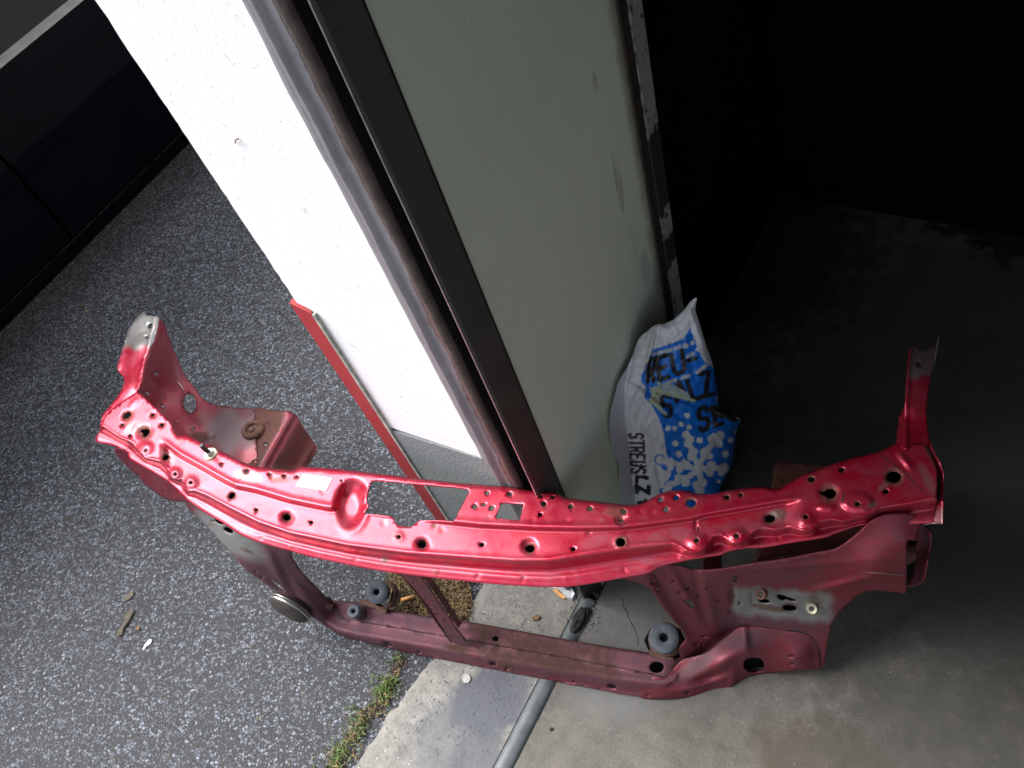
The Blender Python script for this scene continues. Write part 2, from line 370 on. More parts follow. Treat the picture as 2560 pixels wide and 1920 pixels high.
# ------------------------------------------------------------------ building
def plaster(name, c, bscale=150, bstr=.6, var=.05, tint=None):
    m, nt, bs = newmat(name); p = geo(nt); n = tex(nt, 6, 5, .6, 0, p); n2 = tex(nt, bscale, 4, .65, 0, p)
    col = ramp(nt, n, [(.3, tuple(v*(1-var) for v in c)), (.7, tuple(min(1, v*(1+var)) for v in c))])
    pit = ramp(nt, tex(nt, 90, 2, .5, 1.0, p), [(.26, .5), (.32, 0.0)])
    col = mix(nt, pit, col, tuple(v * .6 for v in c))
    if tint: col = mix(nt, ramp(nt, tex(nt, 3, 3, .5, 0, p), [(.35, 0.0), (.7, .6)]), col, tint)
    nt.links.new(col, bs.inputs['Base Color']); bs.inputs['Roughness'].default_value = .85
    bump(nt, bs, math_(nt, 'ADD', n2, math_(nt, 'MULTIPLY', pit, -1.5)), bstr, .003); return m
M['white'] = plaster('white_roughcast', (.88, .885, .89), 190, .2, .01)
M['plinth'] = plaster('grey_plinth_paint', (.21, .225, .23), 170, .8, .12)
def green_wall():
    m, nt, bs = newmat('pale_green_render'); p = geo(nt)
    sx = nt.nodes.new('ShaderNodeSeparateXYZ'); nt.links.new(p, sx.inputs[0]); y, z = sx.outputs[1], sx.outputs[2]
    st = nt.nodes.new('ShaderNodeMapping'); st.inputs['Scale'].default_value = (1, 1, .12); nt.links.new(p, st.inputs[0])
    n1 = tex(nt, 2.5, 5, .6, 0, p); ns = tex(nt, 60, 5, .6, 0, st.outputs[0]); nf = tex(nt, 200, 4, .6, 0, p)
    col = ramp(nt, n1, [(.3, (.69, .74, .585)), (.7, (.77, .82, .66))])
    col = mix(nt, ramp(nt, ns, [(.62, 0.0), (.75, .3)]), col, (.75, .78, .66))
    # rusty stain creeping in from the steel post
    d = math_(nt, 'SUBTRACT', .978, y); d = math_(nt, 'ADD', d, math_(nt, 'MULTIPLY', math_(nt, 'SUBTRACT', tex(nt, 16, 6, .65, .3, p), .5), .035))
    col = mix(nt, ramp(nt, d, [(.0, .9), (.018, .45), (.03, 0.0)]), col, (.13, .095, .04))
    # scuff marks
    for (cy_, cz_, ry_, rz_, a_) in ((.895, .80, .012, .075, .45), (.93, .58, .03, .06, .28), (.90, .66, .012, .08, .25), (.885, 1.0, .008, .02, .4)):
        dy = math_(nt, 'DIVIDE', math_(nt, 'SUBTRACT', y, cy_), ry_); dz = math_(nt, 'DIVIDE', math_(nt, 'SUBTRACT', z, cz_), rz_)
        rr = math_(nt, 'SQRT', math_(nt, 'ADD', math_(nt, 'MULTIPLY', dy, dy), math_(nt, 'MULTIPLY', dz, dz)))
        f = math_(nt, 'MULTIPLY', ramp(nt, rr, [(.4, 1.0), (1.0, 0.0)]), math_(nt, 'MULTIPLY', ramp(nt, ns, [(.4, 0.0), (.55, 1.0)]), a_))
        col = mix(nt, f, col, (.07, .07, .065))
    nt.links.new(col, bs.inputs['Base Color']); bs.inputs['Roughness'].default_value = .7
    bump(nt, bs, math_(nt, 'ADD', nf, math_(nt, 'MULTIPLY', ns, .6)), .25, .0015); return m
M['green'] = green_wall()
def frame_mat():
    m, nt, bs = newmat('brown_frame_grey_overpaint'); p = geo(nt); sx = nt.nodes.new('ShaderNodeSeparateXYZ'); nt.links.new(p, sx.inputs[0])
    n = tex(nt, 7, 6, .65, .2, p); d = math_(nt, 'ADD', sx.outputs[0], math_(nt, 'MULTIPLY', math_(nt, 'SUBTRACT', n, .5), -.035))
    f = ramp(nt, math_(nt, 'ADD', math_(nt, 'MULTIPLY', d, 10), 7), [(.53, 0.0), (.54, 1.0)])   # switches near x = -.656
    br = ramp(nt, tex(nt, 60, 6, .7, 0, p), [(.3, (.065, .047, .043)), (.7, (.13, .098, .09))])
    br = mix(nt, ramp(nt, tex(nt, 160, 3, .6, 0, p), [(.70, 0.0), (.74, .7)]), br, (.34, .22, .12))
    gr = ramp(nt, tex(nt, 30, 5, .6, 0, p), [(.3, (.15, .145, .16)), (.7, (.20, .195, .21))])
    nt.links.new(mix(nt, f, gr, br), bs.inputs['Base Color']); bs.inputs['Roughness'].default_value = .5
    bump(nt, bs, math_(nt, 'ADD', tex(nt, 40, 5, .6, 0, p), math_(nt, 'MULTIPLY', f, -1.5)), .5, .003); return m
M['frame'] = frame_mat()
M['black'] = simple('black_channel', (.010, .008, .008), .6)
M['darkrail'] = simple('dark_green_rail_paint', (.030, .033, .029), .45, .2, .25, 12, .2)
M['railedge'] = simple('worn_rail_edge', (.22, .21, .21), .4, .5, .3, 60)
M['redtrim'] = simple('red_trim_paint', (.33, .028, .032), .45, 0, .08, 20)
M['caulk'] = simple('grey_caulk', (.36, .37, .32), .8, 0, .35, 60, .4)
M['dark_wall'] = simple('shade_black_wall', (.0025, .0025, .0022), .95, 0, .4, 8, spec=.05)  # near-black colour puts the darkness of the unlit garage into the walls
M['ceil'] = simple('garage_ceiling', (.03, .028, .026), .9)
bld = thing('garage_building', 'white rendered garage with a pale green inner wall, dark door rail and grey plinth', 'building', (WX1, WY, 0))
# end face of the pier in small facets: outer arris slightly ragged
zs = np.arange(.5, 5.0, .012); V = []; Fc = []
for z in zs:
    e = WX0 + .0022 * noise.noise(Vector((z * 24, 2, 5))) + .0018 * noise.noise(Vector((z * 90, 2, 5)))
    zz = z if z > .505 else None
    V += [(e, WY + .004, max(z, .487)), (e + .006, WY, max(z, .487)), (-.9, WY, max(z, .487)), (-.69, WY, max(z, .518))]
V = np.array(V)
for i in range(len(zs) - 1):
    for k in range(3): Fc.append((4*i+k, 4*i+k+1, 4*i+k+5, 4*i+k+4))
mesh('end_wall', V, Fc, M['white'], bld)
boxo('wall_core', (WX0 + .012, -.70, WY + .008, 1.6, 0, 5.0), M['white'], bld)
mesh('facade', [(WX0, WY + .004, 0), (WX0, 14, 0), (WX0, 14, 5), (WX0, WY + .004, 5)], [(0, 3, 2, 1)], M['white'], bld)
mesh('lintel_wall', *box(WX0, -.6, -2.6, WY - .002, 2.15, 2.4), M['white'], bld)
mesh('side_wall', *box(WX0, -.6, -2.9, -2.6, 0, 2.6), M['white'], bld)
# grey painted plinth, top edge rising a little towards the door
pl = mesh('plinth', [(WX0 - .001, WY - .003, 0), (-.634, WY - .003, 0), (-.634, WY - .003, .465), (-.66, WY - .003, .488), (-.69, WY - .003, .519), (WX0 - .001, WY - .003, .487),
    (WX0 - .001, WY + .01, 0), (-.634, WY + .01, 0), (-.634, WY + .01, .465), (-.66, WY + .01, .488), (-.69, WY + .01, .519), (WX0 - .001, WY + .01, .487)],
    [(0, 1, 2, 3, 4, 5), (1, 7, 8, 2), (2, 8, 9, 3), (3, 9, 10, 4), (4, 10, 11, 5), (0, 5, 11, 6)], M['plinth'], bld)
def extrude(name, prof, z0, z1, mat, parent, dz=.25, close=False, smooth=False, wob=0):
    zz = np.linspace(z0, z1, max(2, int((z1 - z0) / dz))); n = len(prof); V = []; Fc = []
    for z in zz:
        for (x, y) in prof: V.append((x + wob * noise.noise(Vector((z * 20, x * 50, 0))), y + wob * noise.noise(Vector((z * 15, x * 50, 7))), z))
    for i in range(len(zz) - 1):
        for k in range(n if close else n - 1): Fc.append((i*n+k, i*n+(k+1) % n, (i+1)*n+(k+1) % n, (i+1)*n+k))
    return mesh(name, V, Fc, mat, parent, smooth)
extrude('door_frame', [(-.6905, .51), (-.6905, WY - .002), (-.682, WY - .003), (-.675, WY - .004), (-.670, WY - .009), (-.664, WY - .010), (-.659, WY - .005), (-.652, WY - .004),
                       (-.640, WY - .005), (-.633, WY - .007), (-.629, WY - .001), (-.6295, .503)], .01, 2.4, M['frame'], bld, .02, smooth=True, wob=.0016)
gr = extrude('guide_rail', [(-.6315, .60), (-.595, .60), (-.595, WY - .006)], .0, 2.4, M['black'], bld)
extrude('channel_side', [(-.6295, .503), (-.6295, .60)], 0, 2.4, M['black'], gr)
extrude('rail_edge', [(-.5952, WY - .004), (-.5945, WY - .0075), (-.592, WY - .0075), (-.5915, WY - .004)], .012, 2.4, M['railedge'], gr)
extrude('rail_side', [(-.5915, WY - .005), (-.5895, WY - .0035), (-.5735, .531), (-.5735, .535), (-.578, .536)], .0, 2.4, M['darkrail'], gr)
# inner green wall
mesh('inner_wall', [(WX1, .53, 0), (WX1, .975, 0), (WX1, .975, 2.2), (WX1, .53, 2.2)], [(0, 1, 2, 3)], M['green'], bld)
def post_mat():
    m, nt, bs = newmat('old_steel_post'); p = geo(nt); sx = nt.nodes.new('ShaderNodeSeparateXYZ'); nt.links.new(p, sx.inputs[0]); y, z = sx.outputs[1], sx.outputs[2]
    n = tex(nt, 30, 6, .7, .3, p); n2 = tex(nt, 70, 5, .6, 0, p)
    def band(z0, z1, soft=.02):
        zz = math_(nt, 'ADD', z, math_(nt, 'MULTIPLY', math_(nt, 'SUBTRACT', n, .5), .10))
        a = ramp(nt, math_(nt, 'MULTIPLY', math_(nt, 'SUBTRACT', zz, z0 - .5), 1.0), [(.5 - .002, 0.0), (.5 + .002, 1.0)])
        b = ramp(nt, math_(nt, 'MULTIPLY', math_(nt, 'SUBTRACT', zz, z1 - .5), 1.0), [(.5 - .002, 1.0), (.5 + .002, 0.0)])
        return math_(nt, 'MULTIPLY', a, b)
    side = math_(nt, 'ADD', y, math_(nt, 'MULTIPLY', math_(nt, 'SUBTRACT', n, .5), .03))
    sf = ramp(nt, math_(nt, 'MULTIPLY', math_(nt, 'SUBTRACT', side, .5), 1.0), [(.497, 0.0), (.501, 1.0)])
    w_ = math_(nt, 'MULTIPLY', band(.815, 2.2), sf)
    w_ = math_(nt, 'MAXIMUM', w_, math_(nt, 'MULTIPLY', band(.575, .635), sf)); w_ = math_(nt, 'MAXIMUM', w_, math_(nt, 'MULTIPLY', band(.20, .50), sf))
    w_ = math_(nt, 'MULTIPLY', w_, ramp(nt, n2, [(.36, 0.0), (.40, 1.0)]))
    base = ramp(nt, n, [(.3, (.018, .014, .011)), (.7, (.045, .033, .025))])
    nt.links.new(mix(nt, w_, base, mix(nt, n2, (.24, .25, .22), (.36, .37, .33))), bs.inputs['Base Color']); bs.inputs['Roughness'].default_value = .7
    bump(nt, bs, w_, .5, .002); return m
M['post'] = post_mat()
extrude('post', [(-.58, .972), (-.571, .974), (-.571, .996), (-.574, .998), (-.570, 1.0), (-.570, 1.038), (-.60, 1.04)], 0, 2.2, M['post'], bld, .1)
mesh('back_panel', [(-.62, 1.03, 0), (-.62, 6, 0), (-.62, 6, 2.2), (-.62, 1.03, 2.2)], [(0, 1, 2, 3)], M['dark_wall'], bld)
mesh('near_shade_wall', *box(2.0, 6, -.45, -.3, 0, 2.2), M['dark_wall'], bld)  # unseen wall stub, added to limit the sky light from the open near side
mesh('ceiling', *box(-.6, 6, -.3, 6, 2.2, 2.35), M['ceil'], bld)  # front edge cut back out of view so sky light reaches the green wall
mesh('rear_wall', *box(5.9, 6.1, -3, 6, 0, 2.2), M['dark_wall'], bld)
mesh('far_wall', *box(-.62, 6, 1.75, 1.9, 0, 2.2), M['dark_wall'], bld)  # near-black wall set where the garage only fades into the dark
# red corner trim: its outer leg wraps the arris, grey sealing line beside it
o = mesh('corner_trim', [(-.9440, WY - .006, 0), (-.905, WY - .006, 0), (-.905, WY - .006, .826), (-.9440, WY - .006, .838),
                     (-.9440, .56, 0), (-.9440, .56, .838), (-.905, WY - .002, 0), (-.905, WY - .002, .826), (-.9440, WY + .004, .838)],
     [(0, 1, 2, 3), (4, 0, 3, 5), (1, 6, 7, 2), (2, 7, 8, 3)], M['redtrim'], bld)
mesh('sealant', *box(-.905, -.899, WY - .006, WY + .002, 0, .824), M['caulk'], bld)

# ------------------------------------------------------------------ parked car beyond the yard
def glossy(name, c, rough=.12):
    m, nt, bs = newmat(name); p = geo(nt); n = tex(nt, 5, 4, .6, 0, p)
    nt.links.new(ramp(nt, n, [(.3, c), (.7, tuple(v*1.4 for v in c))]), bs.inputs['Base Color']); bs.inputs['Roughness'].default_value = rough; return m
M['carpaint'] = glossy('black_car_paint', (.0012, .0012, .002), .10); M['carpaint'].node_tree.nodes['Principled BSDF'].inputs['Specular IOR Level'].default_value = .015; M['glass'] = glossy('dark_car_glass', (.003, .0035, .002), .25); M['glass'].node_tree.nodes['Principled BSDF'].inputs['Specular IOR Level'].default_value = .12
M['chrome'] = simple('dull_chrome', (.10, .10, .10), .35, .9); M['tyre'] = simple('tyre_rubber', (.018, .018, .018), .85); M['rim'] = simple('alloy_rim', (.4, .4, .4), .35, .8)
car = thing('parked_car', 'black car parked on the asphalt beyond the white wall, its side panels in deep shade', 'car', (-2.5, .8, 0))
XC = -2.50
low = [(-2.56, .19), (-2.515, .20), (-2.505, .225), (-2.50, .26), (-2.497, .29), (-2.49, .31), (-2.488, .36), (-2.485, .44), (-2.486, .50), (-2.480, .505), (-2.480, .545), (-2.488, .55), (-2.495, .62), (-2.51, .70), (-2.525, .735)]
def side(name, y0, y1, prof, mat, par):
    V = [(x, y, z) for y in (y0, y1) for (x, z) in prof]; n = len(prof)
    o = mesh(name, V, [(n + i, n + i + 1, i + 1, i) for i in range(n - 1)], mat, par, True); o.modifiers.new('e', 'EDGE_SPLIT').split_angle = math.radians(25)
    return o
dr = side('door', .815, 1.95, low[3:], M['carpaint'], car); side('front_wing', -.15, .805, low[3:], M['carpaint'], car)
side('rear_door', 1.962, 2.8, low[3:], M['carpaint'], car); side('sill', -.15, 2.8, low[:3] + [(-2.502, .252)], M['carpaint'], car)
boxo('door_handle', (-2.497, -2.472, 1.70, 1.86, .635, .66), M['carpaint'], dr, .006)
side('belt_trim', -.15, 2.8, [(-2.522, .735), (-2.516, .740), (-2.518, .749), (-2.528, .76)], M['chrome'], car)
side('window', -.1, 2.7, [(-2.53, .76), (-2.57, 1.0), (-2.62, 1.2), (-2.70, 1.42)], M['glass'], car)
V, Fc = box(-3.9, -2.70, .1, 2.7, 1.41, 1.50); mesh('roof', V, Fc, M['carpaint'], car)
mesh('inner_body', *box(-4.15, -2.56, -1.2, 3.9, .22, .72), M['carpaint'], car)
mesh('bonnet', *box(-4.1, -2.6, -1.2, .2, .72, .80), M['carpaint'], car); mesh('boot_lid', *box(-4.1, -2.6, 2.7, 3.9, .72, .84), M['carpaint'], car)
side('front_quarter', -1.2, -.15, low[7:], M['carpaint'], car); side('rear_quarter', 2.8, 3.9, low[7:], M['carpaint'], car)
for yy in (-.62, 3.2):
    wv = lathe('wheel', [(.18, 0), (.29, 0), (.31, .02), (.31, .17), (.29, .19), (.18, .19)], M['tyre'], car, (-2.70, yy, .31), (1, 0, 0), 40)
    lathe('rim', [(0, .15), (.06, .16), (.16, .13), (.185, .18), (.185, .02)], M['rim'], wv, (-2.70, yy, .31), (1, 0, 0), 40)

# ================================================================== the car front panel
panel = thing('car_front_panel', 'worn red steel front panel of a car standing on its lower crossmember against the pier', 'car part', (-.75, .33, 0))
def rowf(pts): A = np.array(pts, float); return lambda x: np.interp(x, A[:, 0], A[:, 1])
REAR = [(342,981),(358,991),(402,1033),(426,1058),(433,1076),(443,1087),(466,1087),(489,1097),(533,1119),(570,1136),(619,1160),(663,1169),(729,1175),(756,1166),(764,1167),(842,1172),(929,1182),(1002,1191),(1146,1207),(1280,1217),(1316,1223),(1385,1229),(1400,1235),(1414,1244),(1489,1253),(1573,1262),(1605,1258),(1634,1242),(1657,1231),(1703,1224),(1744,1233),(1779,1233),(1840,1223),(1896,1216),(1916,1218),(1934,1221),(1951,1220),(1968,1210),(2000,1190),(2049,1171),(2122,1147),(2194,1128),(2240,1109),(2252,1108),(2307,1111)]
EDGE = [(239,1104),(278,1113),(316,1130),(324,1148),(374,1177),(417,1203),(440,1223),(472,1254),(508,1279),(563,1312),(602,1337),(646,1355),(711,1374),(798,1397),(942,1426),(1051,1441),(1200,1457),(1287,1464),(1374,1468),(1437,1465),(1489,1457),(1562,1444),(1620,1433),(1651,1417),(1692,1407),(1740,1398),(1801,1388),(1820,1380),(1863,1372),(1912,1369),(1977,1358),(2060,1345),(2093,1333),(2146,1316),(2186,1315),(2226,1314),(2265,1310),(2305,1309)]
CREST = [(235,1050),(252,1064),(296,1093),(330,1108),(344,1126),(362,1145),(380,1150),(402,1156),(418,1174),(428,1196),(445,1201),(455,1200),(460,1214),(470,1229),(490,1229),(519,1241),(574,1271),(646,1307),(725,1334),(870,1365),(1015,1384),(1200,1398),(1287,1404),(1374,1404),(1431,1395),(1518,1381),(1605,1369),(1680,1361),(1695,1366),(1712,1377),(1741,1382),(1760,1375),(1772,1360),(1785,1342),(1800,1338),(1815,1348),(1830,1358),(1850,1359),(1868,1350),(1884,1330),(1902,1322),(1940,1326),(1975,1318),(1990,1323),(2012,1329),(2032,1324),(2052,1305),(2080,1300),(2110,1305),(2165,1291),(2199,1272),(2265,1262),(2340,1248),(2360,1245)]
STEP = [(230,985),(300,1000),(400,1100),(408,1107),(449,1139),(507,1171),(562,1203),(591,1217),(640,1227),(727,1253),(814,1271),(860,1276),(1143,1308),(1200,1314),(1345,1321),(1460,1323),(1547,1321),(1620,1313),(1735,1297),(1760,1289),(1876,1269),(1962,1254),(1997,1248),(2100,1230),(2360,1180)]
fR, fE, fC, fS = rowf([(200, 1090)] + REAR + [(2360, 1180)]), rowf([(200, 1095)] + EDGE + [(2360, 1302)]), rowf(CREST), rowf(STEP)
ZD, ZL, ZV = .466, .453, .424
bumps = [  # cx, cy, rx, ry, rot, dz, inner
 (880,1268,43,68,8,0,.42), (905,1272,22,52,0,0,.3),
 (318,1039,18,12,-35,-.002,.6),(362,1081,24,17,-30,-.0035,.6),(718,1294,22,20,0,-.006,.4),(1056,1361,22,20,0,-.006,.4),(1324,1366,24,22,0,-.006,.4),(997,1342,15,13,0,.002,.6),
 (1553,1300,18,15,0,-.003,.7),(1552,1355,20,19,0,.002,.6),(2072,1234,30,24,0,-.003,.7),(2234,1193,28,22,0,-.002,.7),(1925,1297,20,18,0,-.003,.6),
 (364,1122,24,20,-30,.004,.5),(438,1184,18,16,0,.005,.5),(478,1207,20,18,0,.005,.5),(1742,1352,32,24,0,.004,.4),(1842,1338,30,22,0,.005,.4),(2012,1300,34,22,0,.005,.4),
 (2143,1255,44,26,0,.006,.75),(2065,1268,30,10,0,.004,.5),(2262,1150,12,46,-38,.004,.2),(337,1005,9,26,38,.0025,.2),(318,1068,20,8,-50,.0015,.3),(335,1075,9,22,35,.0012,.3),
 (1741,1315,4,26,-2,-.004,.3),(420,1140,30,16,40,.0,.3)]
rngb = np.random.default_rng(3)
for x, y in ((404,1062),(382,1038),(580,1208),(683,1197),(806,1228),(1220,1295),(1332,1305),(1420,1303),(1504,1299),(1601,1277),(1632,1282),(1540,1268),(1764,1249),(1896,1231),(2074,1183),(2142,1160),(960,1306),(1083,1316),(1105,1325),(1472,1333),(1561,1426),(1415,1448),(1308,1447),(1195,1440),(1090,1430),(965,1402),(890,1398),(724,1369),(654,1345),(1702,1392),(1945,1346),(2210,1296),(455,1101),(372,1031)):
    bumps.append((x, y, 8, 7, 0, -.0011 if rngb.random() < .7 else .0008, .4))
def z_upper(P):
    x, y = P[:, 0], P[:, 1]; r0, st, cr, eg = fR(x), fS(x), fC(x), fE(x)
    low_ = sst(398, 425, x) * (1 - sst(1960, 2010, x))        # where the front deck lies below the rear deck
    z = ZD - (ZD - ZL) * low_ * sst(-3, 6, y - st)
    gap = np.maximum(eg - cr, 12); u = (y - cr) / gap
    drop = z - ZV
    z = z - drop * sst(-.10, .46, u)
    z = z + .0035 * np.exp(-((u - .62) / .07) ** 2) * sst(600, 700, x) * (1 - sst(1500, 1600, x)) - .004 * sst(.72, 1.0, u)
    z = z + .0025 * np.exp(-((y - st + 7) / 5.0) ** 2) * low_ + .002 * np.exp(-((u + .08) / .07) ** 2)   # beads along the folds
    z = z - .008 * (1 - sst(0, 7, y - r0)) * ((x > 440) & (x < 2230))
    for cx, cy, rx, ry, rot, dz, inn in bumps:
        if dz: z = z + dz * (1 - sst(inn, 1.0, edist(P, cx, cy, rx, ry, rot)))
    pm = 1 - sst(.30, 1.08, edist(P, 878, 1268, 46, 70, 8)); pf = 1 - sst(.8, 1.15, edist(P, 880, 1268, 43, 68, 8)); z = z * (1 - pf) + (ZL + .006) * pf - .017 * pm
    z = z + .0008 * np.sin(x / 91 + y / 57)
    return z
t_upper = lambda P: tz(P, z_upper(P))
out_u = [(252,1066),(262,1040),(285,1018),(306,1003),(322,992)] + REAR + [(2321,1127),(2341,1170),(2342,1251),(2338,1301)] + EDGE[::-1] + [(246,1082)]
hol = []; ringh = []
def Hh(x, y, rx, ry=None, rot=0, n=16): hol.append(ell(x, y, rx, ry, rot, n)); ringh.append((x, y, max(rx, ry or rx)))
for a in ((318,1039,11,6.5,-35),(382,1038,4.6,3.2,-30),(405,1063,5.5,3.6,-30),(305.6,1063,4.5,3,-30),(325,1090,4.2,3,-30),(364,1126,4.2,3.2,-30),(414.7,1144,8.5,5.8,-30),(438,1185,4,3.2,-30),(477,1206,4.5,3.4,-30),
          (553,1161,5.2,4.2,-30),(616,1178,6.5,4.5,-30),(673,1187,5,4.2),(710,1190,5,4),(742.5,1192.5,3,2.6),(579.5,1239,9.5,6.5,-45),(640.5,1275,4.4,3.6),(717.5,1294,9,8),(778,1306,4.6,4),(997,1342,4.8,4.4),(1056,1361,10,9.5),
          (854,1202.5,3.2,2.8),(1204,1362,5.6,5),(1325.5,1371.5,11,9.5),(1433,1373,6,5.4),(1552,1355,12,11.5),(1218,1233,5.2,5),(1274,1236,5.6,5.2),(1229,1270.5,6,5.6),(1210,1261.5,5,3.5),(1187,1267,6,5.8),
          (1359,1259.7,6.5,6.5),(1427,1266.4,6,6),(1475.5,1271.5,6,5.6),(1559,1280,6.8,6.6),(1553,1302,6.5,3.2),(1652,1249,6.8,6.4),(1691,1244,6.6,6.2),(1728,1257.7,12,9.5),(1665,1274,6.6,6),(1817,1243,6.8,6),(1853,1237.5,4.6,5.4),
          (1742,1351,6,5.6),(1842,1340,6,5.8),(1925.5,1297,12,9),(2028.5,1198.5,9,6.5),(2104,1174.5,7.6,6),(2234.5,1193,18,14.5),(2215,1228.6,7.6,6.2),(2144,1260,7,6),(2014.6,1291.6,7,6)):
    Hh(*a, n=22 if a[2] > 8 else 12)
hol.append([(351,1078),(356,1074),(364,1072),(373,1074),(375,1080),(370,1088),(362,1093),(357,1090),(358,1084)]); ringh.append((362, 1081, 13))
hol.append([(2049,1230),(2054,1227),(2060,1228),(2068,1222),(2080,1221),(2089,1228),(2090,1237),(2083,1246),(2071,1247),(2063,1240),(2055,1237)]); ringh.append((2072, 1234, 18))
hol.append([(1257,1257),(1307,1260),(1309,1263),(1300,1298),(1296,1301),(1241,1296),(1239,1293),(1252,1260)])
for cx, cy, s in ((1351.5,1241,5.2),(1381.5,1243,5.4),(1350.5,1286.5,5.2)): hol.append([(cx-s,cy-s),(cx+s+.5,cy-s+.6),(cx+s-.8,cy+s),(cx-s-.8,cy+s-.6)])
OPEN = [(925,1209),(930,1203),(938,1201),(1160,1221),(1171,1224),(1173,1229),(1137,1300),(1131,1306),(1092,1303),(1052,1302),(1043,1306),(1029,1317),(1020,1318),(996,1314),(990,1310),(983,1296),(976,1292),(958,1290),(921,1286),(912,1285),(911,1280),(920,1267),(920,1262),(915,1256),(919,1230)]
hol.append(linres(OPEN, 7))
ex = []
for x in np.arange(246, 2336, 4.5):
    c0, e0_ = float(fC(x)), float(fE(x)); g0 = max(e0_ - c0, 12)
    for u in (-.28, -.16, -.08, 0, .09, .18, .28, .38, .48, .58, .66, .76, .88):
        ex.append((x, c0 + u * g0))
    s0 = float(fS(x))
    if 400 < x < 2010 and s0 + 14 < c0 - .28 * g0:
        for d in (-12, -7, -3, 0, 3, 7, 11): ex.append((x, s0 + d))
def skip_u(P):
    x, y = P[:, 0], P[:, 1]; c0, e0_ = fC(x), fE(x); g0 = np.maximum(e0_ - c0, 12); s0 = fS(x)
    return (y > c0 - .34 * g0) | ((x > 400) & (x < 2010) & (np.abs(y - s0) < 16) & (s0 + 14 < c0 - .28 * g0))
def col_upper(P):
    c = np.zeros((len(P), 3))
    for x, y, r in ringh: c[:, 1] = np.maximum(c[:, 1], .62 * (1 - sst(1.1, 1.9, edist(P, x, y, r))))
    for (x, y, rx, ry, rt, ch, v) in ((620,1190,42,16,10,0,.55),(700,1200,50,14,-5,1,.45),(1540,1278,48,24,0,1,.5),(1945,1290,38,24,-35,1,.5),(1940,1285,22,16,0,0,.8),(2210,1215,26,8,-40,0,.6),(2182,1262,14,7,-20,0,.9),(1084,1314,9,7,0,1,.9),
                                      (335,1068,30,20,0,0,.35),(960,1400,9,8,0,0,.7),(965,1305,9,8,0,0,.5),(415,1140,30,18,40,0,.3),(2320,1200,14,60,-25,0,.35),(2290,1290,80,16,-3,2,.5),(1850,1320,180,20,-8,2,.45),(480,1180,120,14,32,2,.25),(1350,1440,200,8,0,2,.3)) + tuple((float(x_), float(.5 * (fS(x_) + fC(x_)) + 6), 70, 26, 6, 2, .48) for x_ in range(470, 1200, 90)) + tuple((float(x_), float(.5 * (fS(x_) + fC(x_)) + 4), 70, 22, -6, 2, .48) for x_ in range(1500, 2000, 90)) + tuple((float(x_), float(.45 * fC(x_) + .55 * fE(x_)), 60, 11, 5, 2, .45) for x_ in range(420, 1700, 80)):
        c[:, ch] = np.maximum(c[:, ch], v * (1 - sst(.5, 1.1, edist(P, x, y, rx, ry, rt))))
    for (x, y, *_r) in bumps[27:]: c[:, 1] = np.maximum(c[:, 1], .42 * (1 - sst(.6, 1.3, edist(P, x, y, 9))))
    return c
up = sheet('upper_crossmember', out_u, hol, t_upper, M['red'], panel, sp=7, thick=.0022, colf=col_upper, extra=np.array(ex), skip=skip_u)
# closing plate under the deck, so that the holes look into a box section
def shrink_rows(x0, x1, fa, fb, da, db, n=60):
    xs = np.linspace(x0, x1, n); return [(x, fa(x) + da) for x in xs] + [(x, fb(x) - db) for x in xs[::-1]]
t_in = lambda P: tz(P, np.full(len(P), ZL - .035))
sheet('inner_shade_plate', shrink_rows(402, 860, fS, fC, 6, 5) , [], t_in, M['inner'], panel, 16, .002)
sheet('inner_shade_plate', [(940,1325),(1010,1330),(1150,1322),(1300,1328),(1550,1330),(1740,1305),(1980,1262),(2080,1285),(1880,1318),(1690,1352),(1500,1376),(1290,1398),(1050,1382),(950,1370)], [], t_in, M['inner'], panel, 16, .002)
sheet('inner_shade_plate', [(272,1050),(330,1010),(400,1050),(440,1120),(400,1140),(330,1100)], [], t_in, M['inner'], panel, 16, .002)
sheet('inner_shade_plate', [(2010,1200),(2190,1145),(2300,1160),(2320,1230),(2190,1255),(2060,1262)], [], t_in, M['inner'], panel, 16, .002)
# joints, studs and the paper label on the crossmember
for L, wd in (([(2189,1130),(2250,1174),(2290,1213),(2320,1238)], 2.4), ([(2306,1112),(2316,1124),(2328,1150),(2341,1178)], 3.0), ([(592,1207),(596,1200),(605,1196)], 1.5), ([(1541,1296),(1538,1306),(1546,1312),(1560,1312),(1568,1304),(1566,1294),(1560,1288)], 2.0),
              ([(1741,1336),(1745,1318),(1749,1310)], 3.0), ([(2109,1232),(2106,1258)], 4.0), ([(400,1078),(408,1068)], 1.2)):
    ribbon('seam', L, wd, t_upper, M['seam'], up)
st_ = sheet('paper_label', [(759,1185),(828,1194),(830,1197),(817,1225),(813,1227),(741,1216),(739,1213),(756,1187)], [], t_upper, M['sticker'], up, 6, .0004, push=lambda P: np.full(len(P), .0012), sm_out=False)
for L in ([(764,1201),(768,1199),(767,1205),(771,1204)],[(774,1201),(779,1202),(775,1206),(780,1207)],[(783,1202),(788,1204),(784,1208)],[(791,1203),(796,1205),(793,1210),(797,1210)],[(801,1208),(806,1208)],[(776,1210),(782,1211)]):
    ribbon('print', L, 1.3, t_upper, M['ink'], st_, push=lambda P: np.full(len(P), .0016))
bp = G(527, 1136, ZD + .001)
bt = lathe('stud', [(0, .003), (.013, .003), (.014, .001), (.0145, -.002)], M['zinc_yellow'], up, bp)
lathe('nut', [(0, .010), (.0085, .010), (.0085, .002)], M['steel'], bt, bp, n=6, smooth=False)
lathe('bolt_shaft', [(0, .032), (.0045, .032), (.005, .030), (.005, .008)], M['bolt'], bt, bp, (-.12, 0, 1), 16)

